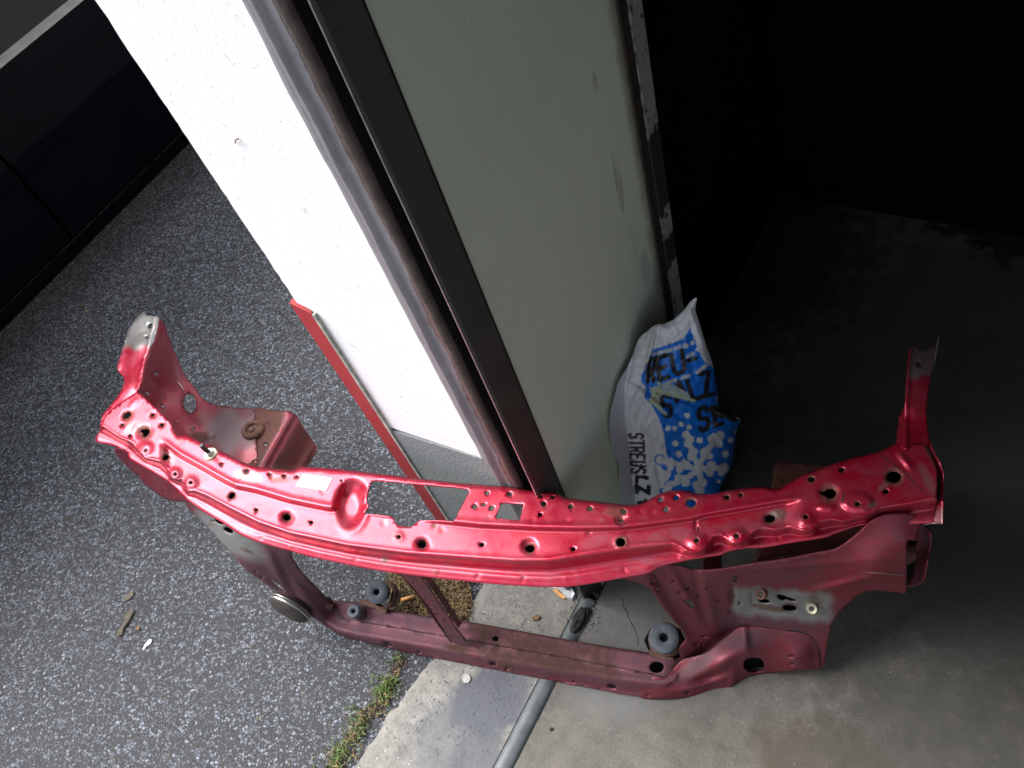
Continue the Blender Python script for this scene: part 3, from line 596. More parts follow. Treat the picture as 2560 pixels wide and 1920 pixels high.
# arms that run back to the wings
tL = TPS([(342,981,.464),(296,1010,.462),(260,1050,.458),(285,925,.452),(363,905,.466),(330,860,.462),(358,782,.455),(397,790,.470),(374,790,.462),(295,930,.446),(322,860,.452),(325,960,.466),(376,860,.47),(350,1000,.464)])
ARM_L = [(250,1066),(255,1040),(272,1018),(292,994),(305,972),(311,955),(309,943),(295,928),(293,915),(308,866),(322,822),(345,790),(360,778),(366,787),(378,789),(398,790),(394,815),(384,855),(371,880),(361,903),(357,925),(352,955),(342,982),(348,990),(330,998),(312,1009),(290,1025),(268,1046),(257,1068)]
def cL(P):
    c = np.zeros((len(P), 3)); y = P[:, 1] + 6 * np.sin(P[:, 0] / 7)
    c[:, 0] = 1 - sst(862, 880, y); c[:, 2] = np.maximum(.35 * (1 - sst(870, 960, y)), .0); return c
arL = sheet('wing_arm', ARM_L, [ell(375,815,5.5,6.5,30), ell(367,843,3,3)], tL, M['red'], panel, 6, .002, colf=cL, sm_out=False,
            push=lambda P: .010 * (1 - sst(0, 8, np.abs(P[:, 0] - np.interp(P[:, 1], [780, 870, 900, 960, 1000], [392, 372, 361, 350, 335])))) * (P[:, 1] < 975) + .0015 * np.sin(P[:, 1] / 9))
# side plate dropping from the left arm, with the big round hole
tP = TPS([(397,794,.462),(372,880,.464),(357,930,.460),(345,985,.452),(417,825,.42),(440,887,.36),(462,937,.31),(489,971,.27),(475,1007,.285),(515,1003,.245),(547,1016,.232),(400,960,.37),(385,1020,.36),(420,1040,.33),(430,1080,.33),(560,1130,.25),(628,1023,.232),(640,1110,.236),(721,1029,.232),(735,1038,.230),(663,1165,.228),(600,1160,.235),(480,1090,.28)], 1e-4)
PL = [(398,794),(408,806),(416,822),(418,832),(440,887),(462,937),(489,971),(500,988),(513,1001),(530,1009),(549,1015),(560,1013),(590,1019),(632,1024),(634,1060),(640,1190),(560,1180),(520,1150),(470,1120),(420,1110),(350,1010),(341,982),(352,958),(360,925),(366,895),(385,855),(394,815)]
def cP(P):
    c = np.zeros((len(P), 3)); c[:, 0] = .55 * (1 - sst(.3, 1.15, edist(P, 570, 1080, 85, 75, -15) + .18 * np.sin(P[:, 0] / 11) * np.sin(P[:, 1] / 14))); c[:, 1] = np.maximum(.55 * (1 - sst(.5, 1.1, edist(P, 498, 1092, 45, 22))), .7 * (1 - sst(.3, 1.2, edist(P, 560, 1015, 30, 8))))
    c[:, 2] = .35 * (1 - sst(.4, 1.2, edist(P, 440, 900, 30, 90, -15))); c[:, 2] = np.maximum(c[:, 2], .6*(1 - sst(.6, 1.1, edist(P, 600, 1060, 80, 70)))); return c
def pP(P):
    return (.010 * np.exp(-(edist(P, 470, 930, 60, 12, 62)) ** 2) - .012 * np.exp(-(edist(P, 425, 900, 70, 14, 70)) ** 2) - .010 * np.exp(-(edist(P, 385, 955, 34, 7, 48)) ** 2)
            + .012 * np.exp(-(edist(P, 487, 1063, 20, 18)) ** 2) - .006 * (1 - sst(.8, 1.35, edist(P, 475, 1007, 19, 27))))
def hL(*a): return ell(*a)
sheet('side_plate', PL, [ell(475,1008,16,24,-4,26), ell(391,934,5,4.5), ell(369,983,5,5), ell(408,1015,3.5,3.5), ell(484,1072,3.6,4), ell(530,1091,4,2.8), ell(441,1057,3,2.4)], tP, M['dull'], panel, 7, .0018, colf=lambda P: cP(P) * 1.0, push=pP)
# rusty box of the left rail end
def box_t(P):
    x, y = P[:, 0], P[:, 1]; rx = np.interp(y, [1020, 1040, 1165], [728, 734, 664])
    z = .232 - .10 * sst(0, 95, x - rx) - .02 * sst(-6, 8, x - rx); return tz(P, z)
BX = [(634,1023),(680,1026),(722,1029),(738,1035),(748,1050),(757,1066),(776,1092),(792,1118),(790,1130),(768,1166),(740,1200),(600,1190),(560,1165),(566,1136),(600,1080)]
def cB(P):
    c = np.zeros((len(P), 3)); ridge = np.abs(P[:, 0] - np.interp(P[:, 1], [1020, 1040, 1165], [728, 734, 664]))
    c[:, 1] = .56 * sst(4, 26, ridge) + .12; c[:, 1] *= np.where(P[:, 0] > 700, .75, 1); c[:, 2] = .25; return c
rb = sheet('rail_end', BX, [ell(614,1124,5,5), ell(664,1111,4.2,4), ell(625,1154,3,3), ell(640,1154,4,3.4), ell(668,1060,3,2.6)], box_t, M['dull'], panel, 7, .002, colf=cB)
tr = G(633, 1078, .234); lathe('tow_ring', [(.014, .004), (.017, .010), (.022, .012), (.026, .008), (.026, .002), (.014, .002)], M['rustmetal'], rb, tr, (.1, .1, 1), 24)
lathe('ring_boss', [(0, .012), (.006, .012), (.009, .006), (.016, .004), (.018, .001)], M['rustmetal'], rb, tr, (0, 0, 1), 20)
ribbon('seam', [(634,1024),(612,1058),(590,1098),(568,1138)], 2.2, box_t, M['seam'], rb, .002); ribbon('seam', [(518,1088),(508,1100),(503,1112)], 1.6, tP, M['seam'], panel, .003)
ws = [tuple(G(452, 955, .31)), tuple(G(462, 965, .30)), tuple(G(469, 975, .29)), tuple(G(472, 985, .285))]
def tube(name, pts, r, mat, parent=None, n=8, taper=None):
    P = [Vector(p) for p in pts]; V = []; Fc = []; k = len(P)
    for i, p in enumerate(P):
        d = (P[min(i+1, k-1)] - P[max(i-1, 0)]).normalized(); a = d.orthogonal().normalized(); b = d.cross(a); rr = r * (taper[i] if taper else 1)
        for j in range(n): t = 2*math.pi*j/n; V.append(p + a*math.cos(t)*rr + b*math.sin(t)*rr)
    for i in range(k - 1):
        for j in range(n): Fc.append((i*n+j, i*n+(j+1) % n, (i+1)*n+(j+1) % n, (i+1)*n+j))
    Fc += [tuple(range(n))[::-1], tuple((k-1)*n + j for j in range(n))]
    return mesh(name, V, Fc, mat, parent, True)
tube('wire', [Vector(p) + Vector((0, -.006, .012)) for p in ws], .0012, M['steel'], panel)

# right arm, rim and hidden rail end
tR = TPS([(2276,866,.476),(2342,864,.47),(2262,1017,.470),(2316,1022,.466),(2245,1105,.468),(2324,1107,.462),(2300,940,.482),(2246,1040,.455),(2341,1175,.455)])
ARM_R = [(2277,866),(2298,866),(2300,873),(2306,877),(2315,877),(2321,873),(2323,866),(2342,864),(2339,887),(2331,924),(2321,979),(2316,1022),(2318,1069),(2325,1110),(2310,1122),(2262,1122),(2240,1112),(2242,1090),(2247,1042),(2262,1015),(2263,982),(2266,941),(2269,898),(2272,872)]
def cR(P):
    c = np.zeros((len(P), 3)); yy = P[:, 1] + .25 * (P[:, 0] - 2300) + 4 * np.sin(P[:, 0] / 6)
    c[:, 0] = .8 * (1 - sst(934, 950, yy)) * sst(2274, 2284, P[:, 0] + (P[:, 1] - 870) * .1); c[:, 1] = .9 * (1 - sst(.7, 1.7, edist(P, 2297, 909, 9))); c[:, 1] = np.maximum(c[:, 1], .45*(1 - sst(.4, 1, edist(P, 2294, 1018, 20, 8)))); return c
arR = sheet('wing_arm', ARM_R, [ell(2297,909,7,7)], tR, M['red'], panel, 6, .002, colf=cR, sm_out=False,
            push=lambda P: .006 * np.exp(-((P[:, 0] - np.interp(P[:, 1], [860, 1015, 1110], [2276, 2264, 2264])) / 6) ** 2) - .01 * sst(0, 25, np.interp(P[:, 1], [1015, 1040, 1110], [2262, 2262, 2262]) - P[:, 0]))
e0 = [G(2343, 864, .470), G(2337, 905, .470), G(2330, 930, .470)]
mesh('arm_flange', [e0[0] + (0, 0, .022), e0[1] + (0, 0, .006), e0[2], e0[1] - (0, 0, .004), e0[0] - (0, 0, .004)], [(0, 1, 2, 3, 4)], M['strip'], arR).modifiers.new('t', 'SOLIDIFY').thickness = .0015
# outer rim that follows the right end of the crossmember
tRim = TPS([(2324,1105,.462),(2345,1160,.458),(2359,1188,.455),(2357,1250,.45),(2357,1311,.43),(2342,1190,.44),(2338,1305,.42),(2310,1312,.415)])
def cRim(P): c = np.zeros((len(P), 3)); c[:, 0] = .6 * sst(1255, 1285, P[:, 1]); return c
sheet('end_rim', [(2322,1100),(2334,1128),(2350,1158),(2358,1182),(2359,1196),(2357,1250),(2356,1310),(2330,1309),(2308,1312),(2334,1302),(2341,1270),(2343,1262),(2350,1210),(2346,1192),(2338,1165),(2330,1140),(2320,1120)], [], tRim, M['red'], panel, 6, .0015, colf=cRim, sm_out=False)
tE = TPS([(2346,1195,.40),(2352,1255,.38),(2342,1250,.38)])
sheet('end_rim', [(2342,1190),(2353,1200),(2354,1240),(2350,1262),(2341,1262)], [], tE, M['inner'], panel, 8, .001)  # black sheet, painted shade for the gap by the rim

# ---------------- lower crossmember
LR = [(828,1500),(860,1503),(895,1507),(942,1518),(1000,1528),(1069,1541),(1189,1557),(1300,1577),(1409,1597),(1543,1620),(1614,1630),(1700,1645),(1712,1647)]
LS = [(780,1500),(823,1501),(835,1520),(849,1544),(900,1554),(1000,1571),(1174,1602),(1380,1638),(1580,1676),(1611,1682),(1661,1690),(1680,1675),(1701,1650),(1730,1643),(1760,1640)]
LF = [(700,1500),(798,1547),(845,1577),(888,1588),(1000,1607),(1178,1638),(1395,1678),(1580,1704),(1660,1712),(1740,1690)]
LE = [(700,1520),(791,1549),(852,1588),(942,1613),(1051,1638),(1221,1671),(1395,1705),(1560,1736),(1632,1748),(1705,1745),(1760,1734)]
gR, gS, gF, gE = map(rowf, (LR, LS, LF, LE))
def z_low(P):
    x, y = P[:, 0], P[:, 1]; r0, s0, f0, e0_ = gR(x), gS(x), gF(x), gE(x)
    z = .080 - .014 * sst(0, 1, (y - r0) / np.maximum(s0 - r0, 5))
    z = z - .003 * sst(-1, 2, y - s0) + .002 * np.exp(-((y - f0 + 6) / 6) ** 2)
    z = z - .045 * sst(-.15, 1.0, (y - f0) / np.maximum(e0_ - f0, 10)) - .005 * (1 - sst(0, 6, y - r0))
    return z + .001 * np.sin(x / 47)
t_low = lambda P: tz(P, z_low(P))
lh = [ell(1010,1611,10,4,20), ell(1239,1597,8,6.5), ell(1233,1660,8,4,15), ell(1268,1672,2.6,2), ell(898,1602,3,2), ell(1048,1631,3,2), ell(970.5,1610.5,10,4.5,22), ell(1435,1704,3,2), ell(1530,1716,12,5,15), ell(1642,1668,18,14,0,24), ell(1720,1731,5,3)]
lh = lh[1:]
a = 905
while a < 1600:     # stitched gap along the flange
    b = a + random.uniform(34, 42); 
    if not (1125 < b and a < 1185):
        hh = [(a, gS(a) - .9), (b, gS(b) - .9), (b, gS(b) + 1.0), (a, gS(a) + 1.0)]; lh.append(hh)
    a = b + random.uniform(26, 40)
out_l = [(805,1560)] + [(816,1497)] + LR + [(1706,1660),(1690,1700),(1650,1735),(1632,1746),(1560,1736),(1395,1705),(1221,1671),(1051,1638),(942,1613),(852,1588),(815,1566)]
def cLow(P):
    c = np.zeros((len(P), 3)); s0 = gS(P[:, 0]); f0 = gF(P[:, 0]); x, y = P[:, 0], P[:, 1]
    c[:, 2] = np.where(y < f0 - 6, .92, .55) - .12 * sst(1400, 1650, x); c[:, 2] = np.minimum(c[:, 2] + .25 * (np.abs(y - f0) < 14), .95)
    c[:, 1] = .30 * sst(.5, 1, (x - 1000) / 200) * (1 - sst(1500, 1620, x)) * (1 - sst(-5, 14, y - f0)) + .18
    c[:, 1] = np.maximum(c[:, 1], .6 * (1 - sst(.4, 1.1, edist(P, 1260, 1665, 60, 10, 12)))); c[:, 1] = np.maximum(c[:, 1], .55*(1 - sst(.3, 1.2, edist(P, 1150, 1620, 60, 18, 10))))
    return c
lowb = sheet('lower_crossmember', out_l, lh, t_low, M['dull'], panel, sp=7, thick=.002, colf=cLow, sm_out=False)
ribbon('seam', [(x_, float(gS(x_))) for x_ in range(868, 1640, 24)], 1.5, t_low, M['seam'], lowb, .0012)
ribbon('seam', [(824,1497),(829,1508),(836,1522),(843,1536),(850,1546),(866,1550)], 4.2, lambda P: t_low(P) , M['seam'], lowb, .012)
t_li = lambda P: tz(P, np.full(len(P), .03))
sheet('inner_shade_plate', [(880,1530),(1200,1580),(1640,1655),(1700,1672),(1700,1700),(1600,1700),(1200,1632),(900,1580)], [], t_li, M['inner'], panel, 18, .002)

# ---------------- left post: from the crossmember's front edge down to the lower crossmember
tLP = TPS([(285,1122,.412),(305,1155,.36),(345,1193,.335),(378,1224,.325),(340,1143,.41),(420,1198,.405),(400,1238,.325),(425,1252,.325),(470,1262,.36),(573,1330,.37),(646,1357,.372),(725,1380,.36),(519,1319,.33),(610,1420,.27),(653,1453,.22),(700,1486,.16),(791,1547,.075),(740,1412,.30),(762,1439,.25),(816,1494,.115),(835,1500,.082),(850,1590,.02),(480,1253,.39)], 1e-4)
LPo = [(285,1126),(300,1120),(335,1140),(420,1195),(480,1250),(560,1300),(650,1345),(740,1370),(728,1385),(741,1411),(762,1439),(791,1468),(816,1493),(830,1500),(836,1520),(850,1545),(905,1556),(905,1603),(852,1589),(820,1568),(791,1549),(770,1536),(740,1514),(700,1486),(653,1453),(610,1421),(574,1377),(519,1319),(490,1290),(472,1272),(461,1255),(440,1255),(421,1251),(400,1240),(378,1224),(345,1193),(312,1160)]
def cLP(P):
    c = np.zeros((len(P), 3)); c[:, 0] = .95 * (1 - sst(.6, 1.15, edist(P, 570, 1335, 120, 38, 35))) * sst(470, 500, P[:, 0]); c[:, 2] = .8 * sst(470, 560, P[:, 0]) + .1 * (P[:, 0] > 0)
    c[:, 1] = .5 * (1 - sst(.5, 1.2, edist(P, 620, 1378, 34, 10, 25))); c[:, 1] = np.maximum(c[:, 1], .5 * (1 - sst(.8, 2, edist(P, 525, 1312, 9, 6)))); return c
def pLP(P):
    return .014 * np.exp(-(edist(P, 690, 1420, 70, 11, 65)) ** 2) + .010 * np.exp(-(edist(P, 760, 1490, 80, 12, 48)) ** 2) - .010 * np.exp(-(edist(P, 720, 1450, 70, 10, 58)) ** 2) + .012 * (1 - sst(.5, 1.1, edist(P, 455, 1246, 30, 14, 10)))
sheet('side_post', LPo, [ell(571,1326,13,6.5,25), ell(533,1303,3,2), [(534,1299),(545,1297),(558,1303),(560,1312),(548,1311),(540,1306)], [(675,1450),(684,1452),(700,1463),(712,1479),(706,1478),(690,1466)], ell(345,1191,4,4), ell(412,1228,2,2), ell(639,1427,3,1.6,40), ell(655,1444,2.4,1.6), ell(716,1428,2,1.5), ell(835,1568,3,2)],
      tLP, M['dull'], panel, 7, .002, colf=cLP, push=pLP)
sheet('inner_shade_plate', [(500,1280),(560,1285),(600,1320),(620,1360),(560,1350),(520,1315)], [], lambda P: tLP(P) + .03 / 2300, M['inner'], panel, 12, .001)  # dark sheet added so the post's holes show black as if shaded
for L, wd in (([(611,1375),(620,1377),(628,1381)],1.8),([(652,1380),(664,1382)],1.6),([(682,1387),(696,1391)],1.6),([(734,1448),(748,1462),(770,1475),(800,1490),(823,1502),(833,1520),(842,1537),(850,1545),(858,1547)],2.2),([(818,1492),(826,1498),(833,1501)],5)):
    ribbon('seam', L, wd, tLP, M['seam'], panel, .0012, pLP)
ribbon('seam', [(824,1503),(833,1520),(843,1537),(852,1546)], 3.4, tLP, M['seam'], panel, .0014, pLP)
# ---------------- centre strut
tST = TPS([(1004,1430,.395),(1055,1437,.395),(1131,1608,.078),(1178,1616,.078),(1080,1530,.235),(1108,1510,.27)])
SO = [(1000,1430),(1050,1438),(1054,1444),(1090,1494),(1112,1528),(1142,1572),(1178,1616),(1150,1612),(1128,1604),(1108,1572),(1075,1520),(1034,1468),(1004,1438)]
strut = sheet('centre_strut', SO, [ell(1036,1455,3.2,3.2), ell(1067,1500,2.5,2.5), ell(1073,1513,2.4,2.4), ell(1083,1524,3,2.4), ell(1080,1500,2,2), ell(1064,1513,1.6,1.6), ell(1093,1534,2,2), ell(1113,1550,2,2)], tST, M['dull'], panel, 6, .0015, sm_out=False,
      colf=lambda P: np.stack([np.zeros(len(P)), np.full(len(P), .38), .35 * sst(1560, 1600, P[:, 1]) + .5], 1))
for L, w_ in (([(1052,1440),(1062,1448),(1095,1494),(1117,1528),(1145,1570)], 11), ([(1003,1440),(1036,1478),(1072,1530),(1104,1576),(1128,1606)], 8)):
    P_ = catmull(L, 10, False); r = rays(P_); t = tST(P_); a_ = O + r * t[:, None]; b_ = a_ + np.array([.003, .011, 0]) * (w_ / 11)
    V = np.vstack([a_, b_]); k = len(P_); o = mesh('flange', V, [(i, i+1, k+i+1, k+i) for i in range(k-1)], M['dull'], strut, col=np.tile([0, .5, .6], (2*k, 1))); o.modifiers.new('t', 'SOLIDIFY').thickness = .002
ribbon('seam', [(1100,1566),(1116,1590),(1129,1608)], 4, tST, M['seam'], strut, .001); ribbon('seam', [(1165,1600),(1172,1608),(1177,1616)], 5, tST, M['seam'], strut, .001)

# ---------------- right lamp bracket plate
tRP = TPS([(1625,1436,.385),(1560,1440,.385),(1672,1416,.392),(1784,1425,.385),(1867,1412,.385),(1958,1399,.385),(2048,1381,.385),(2150,1350,.40),(2269,1352,.40),(2290,1300,.42),(1622,1468,.365),(1683,1551,.215),(1715,1598,.13),(1700,1642,.083),(1867,1490,.27),(1867,1570,.145),(2060,1480,.28),(2260,1482,.27),(2084,1551,.19),(2061,1650,.07),(1842,1569,.14),(2180,1477,.28),(2180,1420,.36),(1950,1650,.05),(1780,1620,.08)], 2e-4)
RPo = [(1548,1441),(1600,1432),(1650,1416),(1690,1414),(1734,1425),(1784,1425),(1867,1412),(1958,1399),(2020,1387),(2048,1381),(2092,1371),(2130,1345),(2200,1290),(2290,1290),(2292,1350),(2269,1353),(2267,1420),(2265,1482),(2247,1482),(2215,1478),(2182,1477),(2160,1482),(2139,1493),(2110,1519),(2084,1551),(2074,1587),(2066,1627),(2062,1658),(2052,1672),(2040,1640),(1990,1590),(1900,1575),(1842,1575),(1800,1620),(1760,1650),(1710,1652),(1700,1640),(1699,1621),(1715,1599),(1710,1583),(1683,1551),(1647,1504),(1622,1468),(1590,1456),(1556,1446)]
def qs(*p): return [tuple(x) for x in p]
rh = [ell(1910.8,1503,14.5,6,8,20), ell(1974,1520.5,18,8.5,6,20), ell(1633,1456,4.5,3), ell(1643,1476,5,3), ell(1683,1453,4,3), ell(1720,1469,6.5,3,10), ell(1700,1482,5,3.5), ell(1744.5,1490,4,2.6), ell(1768,1472,3.5,2), ell(1797,1502,3,1.6), ell(1825,1527.5,5,2.6,15), ell(1761,1592,8,1.8,3), ell(1742,1611,5,2), ell(1756,1612,3,1.6),
      qs((1710,1500),(1725,1500),(1733,1506),(1736,1521),(1730,1522),(1716,1510)), qs((1833,1441),(1842,1440),(1844,1457),(1833,1456)),
      qs((1941,1490),(1946,1486),(1960,1489),(1980,1496),(1992,1500),(1990,1504),(1977,1504),(1968,1500),(1955,1503),(1947,1499)), qs((1846,1508),(1849,1497),(1853,1510),(1847,1513))]
def cRP(P):
    x, y = P[:, 0], P[:, 1]; c = np.zeros((len(P), 3))
    u = (x - 1838) / 240; top = 1466 + 18 * u; bot = 1522 + 24 * u
    yw = y + 3 * np.sin(x / 13) + 2 * np.sin(x / 5); xw = x + 3 * np.sin(y / 6)
    inb = sst(top - 8, top + 8, yw) * (1 - sst(bot, bot + 24, yw)) * sst(1826, 1842, xw) * (1 - sst(2068, 2090, xw))
    c[:, 0] = inb; 
    rust = (1 - sst(.4, 1.1, edist(P, 1830, 1487, 8, 28))) * .85
    rust = np.maximum(rust, .72 * (1 - sst(.5, 1.1, edist(P, 1925, 1520, 65, 8, 8)))); rust = np.maximum(rust, .5 * (1 - sst(.4, 1.1, edist(P, 2040, 1500, 40, 20, 8)))); rust = np.maximum(rust, .55 * (1 - sst(.9, 1.6, edist(P, 1975, 1520, 21, 12))))
    rust = np.maximum(rust, .3); c[:, 1] = rust
    c[:, 2] = np.clip(.35 + .45 * (1 - sst(.5, 1.2, edist(P, 1920, 1555, 170, 40, 5))), 0, .9) * (1 - .75 * sst(1950, 2100, x) * (1 - sst(1500, 1540, y))); return c
def pRP(P):
    g = lambda *a: np.exp(-(edist(P, *a)) ** 2)
    return (-.014 * g(1690,1520,90,13,57) + .012 * g(1715,1490,90,11,60) - .010 * g(1745,1470,60,11,80) + .010 * g(1775,1520,80,15,75) - .004 * (1 - sst(.85, 1.05, np.maximum(np.abs((P[:, 0] - 1965) / 95), np.abs((P[:, 1] - 1505 - .08 * (P[:, 0] - 1965)) / 34))))
            - .012 * g(1830,1488,6,26) - .012 * (1 - sst(0, 14, P[:, 1] - 1397 - 0 * P[:, 0])) * 0 + .010 * g(2100,1462,110,9,-14) + .006 * g(1950,1420,170,8,-5) - .010 * g(1800,1590,70,12,-40)
            + .004 * g(1905,1482,14,6) + .003 * g(2033,1518,14,7))
rp = sheet('lamp_bracket', RPo, rh, tRP, M['dull'], panel, 7, .002, colf=cRP, push=pRP)
sheet('inner_shade_plate', [(1895,1485),(2000,1490),(2010,1540),(1895,1520)], [], lambda P: tRP(P) + .035 / 2300, M['inner'], panel, 12, .001)
for x, y in ((1905, 1482), (2032, 1518)):
    Pq = np.array([[x, y]]); r = rays(Pq); c0 = (O + r * tRP(Pq)[:, None])[0] + np.array([0, -.006, .008])
    lathe('threaded_boss', [(.0045, -.004), (.0045, .002), (.0085, .003), (.010, .0), (.011, -.006)], M['rustmetal'] if x < 1950 else M['zinc_yellow'], rp, c0, (.1, -.6, .8), 20)
for L, wd in (([(1625,1434),(1636,1440),(1645,1455),(1649,1471)],2.6),([(1896,1568),(1906,1569),(1919,1571)],3),([(1956,1576),(1975,1578),(1997,1580),(2018,1587),(2035,1600),(2045,1616)],3),([(2044,1612),(2049,1640),(2050,1664)],2.4),([(1874,1476),(1876,1490),(1879,1512)],1.3),([(2165,1431),(2200,1433),(2240,1437),(2264,1438)],1.2)):
    ribbon('seam', L, wd, tRP, M['seam'] if wd > 1.25 else M['zinc_yellow'], rp, .0016, pRP)
# ---------------- right end of the lower crossmember with its facets and square hole
tLC = TPS([(1661,1692,.062),(1701,1650,.070),(1741,1642,.085),(1784,1617,.105),(1842,1570,.15),(1880,1568,.155),(1960,1578,.15),(2030,1600,.13),(2048,1640,.09),(2050,1672,.05),(1914,1684,.012),(1860,1697,.010),(1813,1725,.002),(1705,1745,.012),(1632,1748,.012),(1800,1660,.085),(1870,1630,.11),(1760,1690,.05),(1885,1663,.05),(1980,1640,.10),(1980,1676,.05),(1720,1700,.05),(1650,1715,.055),(1790,1710,.02)], 1e-4)
LCo = [(1640,1690),(1661,1692),(1676,1680),(1701,1651),(1720,1645),(1741,1641),(1765,1630),(1784,1616),(1810,1595),(1842,1571),(1858,1566),(1900,1568),(1960,1577),(2008,1582),(2030,1592),(2044,1608),(2048,1640),(2050,1670),(2047,1673),(1985,1677),(1914,1684),(1885,1689),(1860,1697),(1832,1714),(1813,1725),(1770,1733),(1705,1745),(1632,1749),(1600,1742),(1610,1710)]
def cLC(P):
    c = np.zeros((len(P), 3)); c[:, 2] = .25 + .6 * (1 - sst(.3, 1.1, edist(P, 1860, 1600, 120, 34, -10))); c[:, 0] = .35 * (1 - sst(.3, 1, edist(P, 1740, 1665, 90, 26, -35))); c[:, 1] = .22 + .25 * (1 - sst(.5, 1, edist(P, 1940, 1585, 40, 10))); return c
def pLC(P):
    g = lambda *a: np.exp(-(edist(P, *a)) ** 2)
    return .010 * g(1800,1660,70,12,-30) - .012 * g(1780,1690,60,9,-22) + .010 * g(1740,1715,70,8,-15) + .010 * g(1995,1648,30,26) - .008 * g(2040,1640,14,34) + .012 * g(1862,1600,10,34,-5) + .008 * g(1830,1705,6,24,10)
SQ = [(1866,1647),(1884,1644),(1901,1646),(1909,1654),(1911,1668),(1906,1678),(1888,1682),(1868,1679),(1859,1668),(1859,1656)]
lc = sheet('lower_corner', LCo, [linres(SQ, 6), ell(1978,1641.5,6.5,2.4), ell(1981,1660.5,6,2.4), ell(1719,1731,5,3), ell(1621,1738,4,2.4)], tLC, M['dull'], panel, 7, .002, colf=cLC, push=lambda P: pLC(P) + .002)
sheet('inner_shade_plate', [(1855,1640),(1915,1640),(1920,1672),(1905,1676),(1860,1680)], [], lambda P: tLC(P) + .03 / 2300, M['inner'], panel, 12, .001)
ribbon('seam', [(1600,1679),(1640,1689),(1661,1692),(1676,1679),(1700,1651),(1722,1644)], 2.6, tLC, M['seam'], lc, .003); ribbon('seam', [(1722,1644),(1760,1634),(1790,1614),(1838,1573)], 2.0, tLC, M['seam'], lc, .003)
# ---------------- pieces seen behind the bracket
def t_rb(P): 
    z = .26 - .03 * sst(1380, 1430, P[:, 1]) - .05 * (1 - sst(1926, 1934, P[:, 0] + (P[:, 1] - 1200) * .22)); return tz(P, z)
def cRB(P): c = np.zeros((len(P), 3)); c[:, 1] = .8; c[:, 1] -= .3 * (P[:, 1] > 1300); c[:, 2] = .2; return c
re_ = sheet('rail_end', [(1931,1200),(1932,1172),(1937,1160),(1948,1155),(1965,1155),(2046,1162),(2110,1170),(2240,1180),(2290,1300),(2290,1400),(2180,1420),(1960,1430),(1880,1432),(1889,1380),(1922,1240)], [ell(1957,1200,4,3), ell(1943,1191,3,3), ell(1885+68,1395,10,3,-8)], t_rb, M['dull'], panel, 9, .002, colf=cRB)
tVs = TPS([(1755,1380,.37),(1805,1376,.37),(1757,1432,.27),(1805,1430,.27)])
sheet('brace', [(1755,1375),(1804,1370),(1805,1432),(1757,1436)], [], tVs, M['dull'], panel, 9, .02, colf=lambda P: np.tile([0, .35, .1], (len(P), 1)), sm_out=False)
tLipE = TPS([(2270,1352,.31),(2268,1466,.235),(2296,1312,.35),(2328,1336,.35),(2318,1405,.32),(2305,1457,.27),(2300,1380,.29),(2285,1440,.25)])
sheet('end_flange', [(2278,1300),(2300,1310),(2318,1320),(2328,1337),(2326,1360),(2318,1405),(2311,1444),(2304,1456),(2287,1465),(2268,1466),(2272,1455),(2284,1440),(2290,1400),(2292,1350),(2268,1348)], [], tLipE, M['dull'], panel, 6, .002, sm_out=False,
      colf=lambda P: np.stack([.45 * (1 - sst(.3, 1, edist(P, 2316, 1350, 8, 30, 10))), np.full(len(P), .1), .5 * (1 - sst(2306, 2316, P[:, 0] + (P[:, 1] - 1400) * .12))], 1), push=lambda P: .008 * sst(2302, 2316, P[:, 0] + (P[:, 1] - 1400) * .12))
tDk = TPS([(2268,1350,.27),(2292,1350,.27),(2268,1466,.19)])
sheet('end_flange', [(2262,1340),(2300,1340),(2296,1400),(2288,1442),(2272,1460),(2260,1466)], [], tDk, M['inner'], panel, 9, .002)  # black sheet in the gap, its colour in place of shade

# ---------------- rubber mounts and the horn
def bushing(px, py, z, R_, axis, rin=.28):
    c = G(px, py, z); b = lathe('rubber_mount', [(R_*rin*.6, -.02), (R_*rin, .0), (R_*rin, .010), (R_*rin*1.5, .0125), (R_*.8, .012), (R_*.98, .008), (R_, .001), (R_*.93, -.006), (R_*.75, -.010), (R_*.8, -.03)], M['rubber'], panel, c, axis, 40)
    lathe('bore', [(0, -.012), (R_*rin*1.05, -.011)], M['rubber_dark'], b, c, axis, 20); return b, c
b1, c1 = bushing(944, 1480, .12, .0245, (.30, -.30, .95))
b2, c2 = bushing(888.5, 1529, .095, .0155, (.12, -.25, .95), .3)
b3, c3 = bushing(1660, 1596, .11, .0285, (.10, -.10, .98), .30)
def cup(c, ax, r_, d_, nm):
    lathe(nm, [(r_*.98, -.004), (r_*1.12, -.006), (r_*1.15, -d_)], M['rustmetal'], panel, c, ax, 26)
cup(Vector(c1) + Vector((.008, .0, -.008)), (.3, -.3, .95), .025, .04, 'mount_cup'); cup(Vector(c2) + Vector((0, 0, -.006)), (.12, -.25, .95), .0135, .02, 'mount_cup'); cup(Vector(c3) + Vector((.0, .003, -.006)), (.1, -.1, .98), .0285, .04, 'mount_cup')
tbk = lambda z: (lambda P: tz(P, np.full(len(P), z)))
sheet('mount_bracket', [(896,1502),(905,1498),(950,1509),(962,1516),(985,1524),(1000,1500),(1002,1478),(985,1460),(975,1500),(965,1535),(935,1520),(905,1512)], [], tbk(.088), M['rustmetal'], panel, 7, .004, sm_out=False)
sheet('mount_bracket', [(1622,1625),(1640,1622),(1665,1630),(1668,1642),(1684,1642),(1683,1650),(1660,1646),(1625,1640)], [], tbk(.086), M['rustmetal'], panel, 7, .004, sm_out=False)
sheet('mount_bracket', [(1610,1600),(1625,1572),(1700,1570),(1712,1600),(1700,1646),(1625,1636)], [], tbk(.055), M['inner'], panel, 10, .004, sm_out=False)
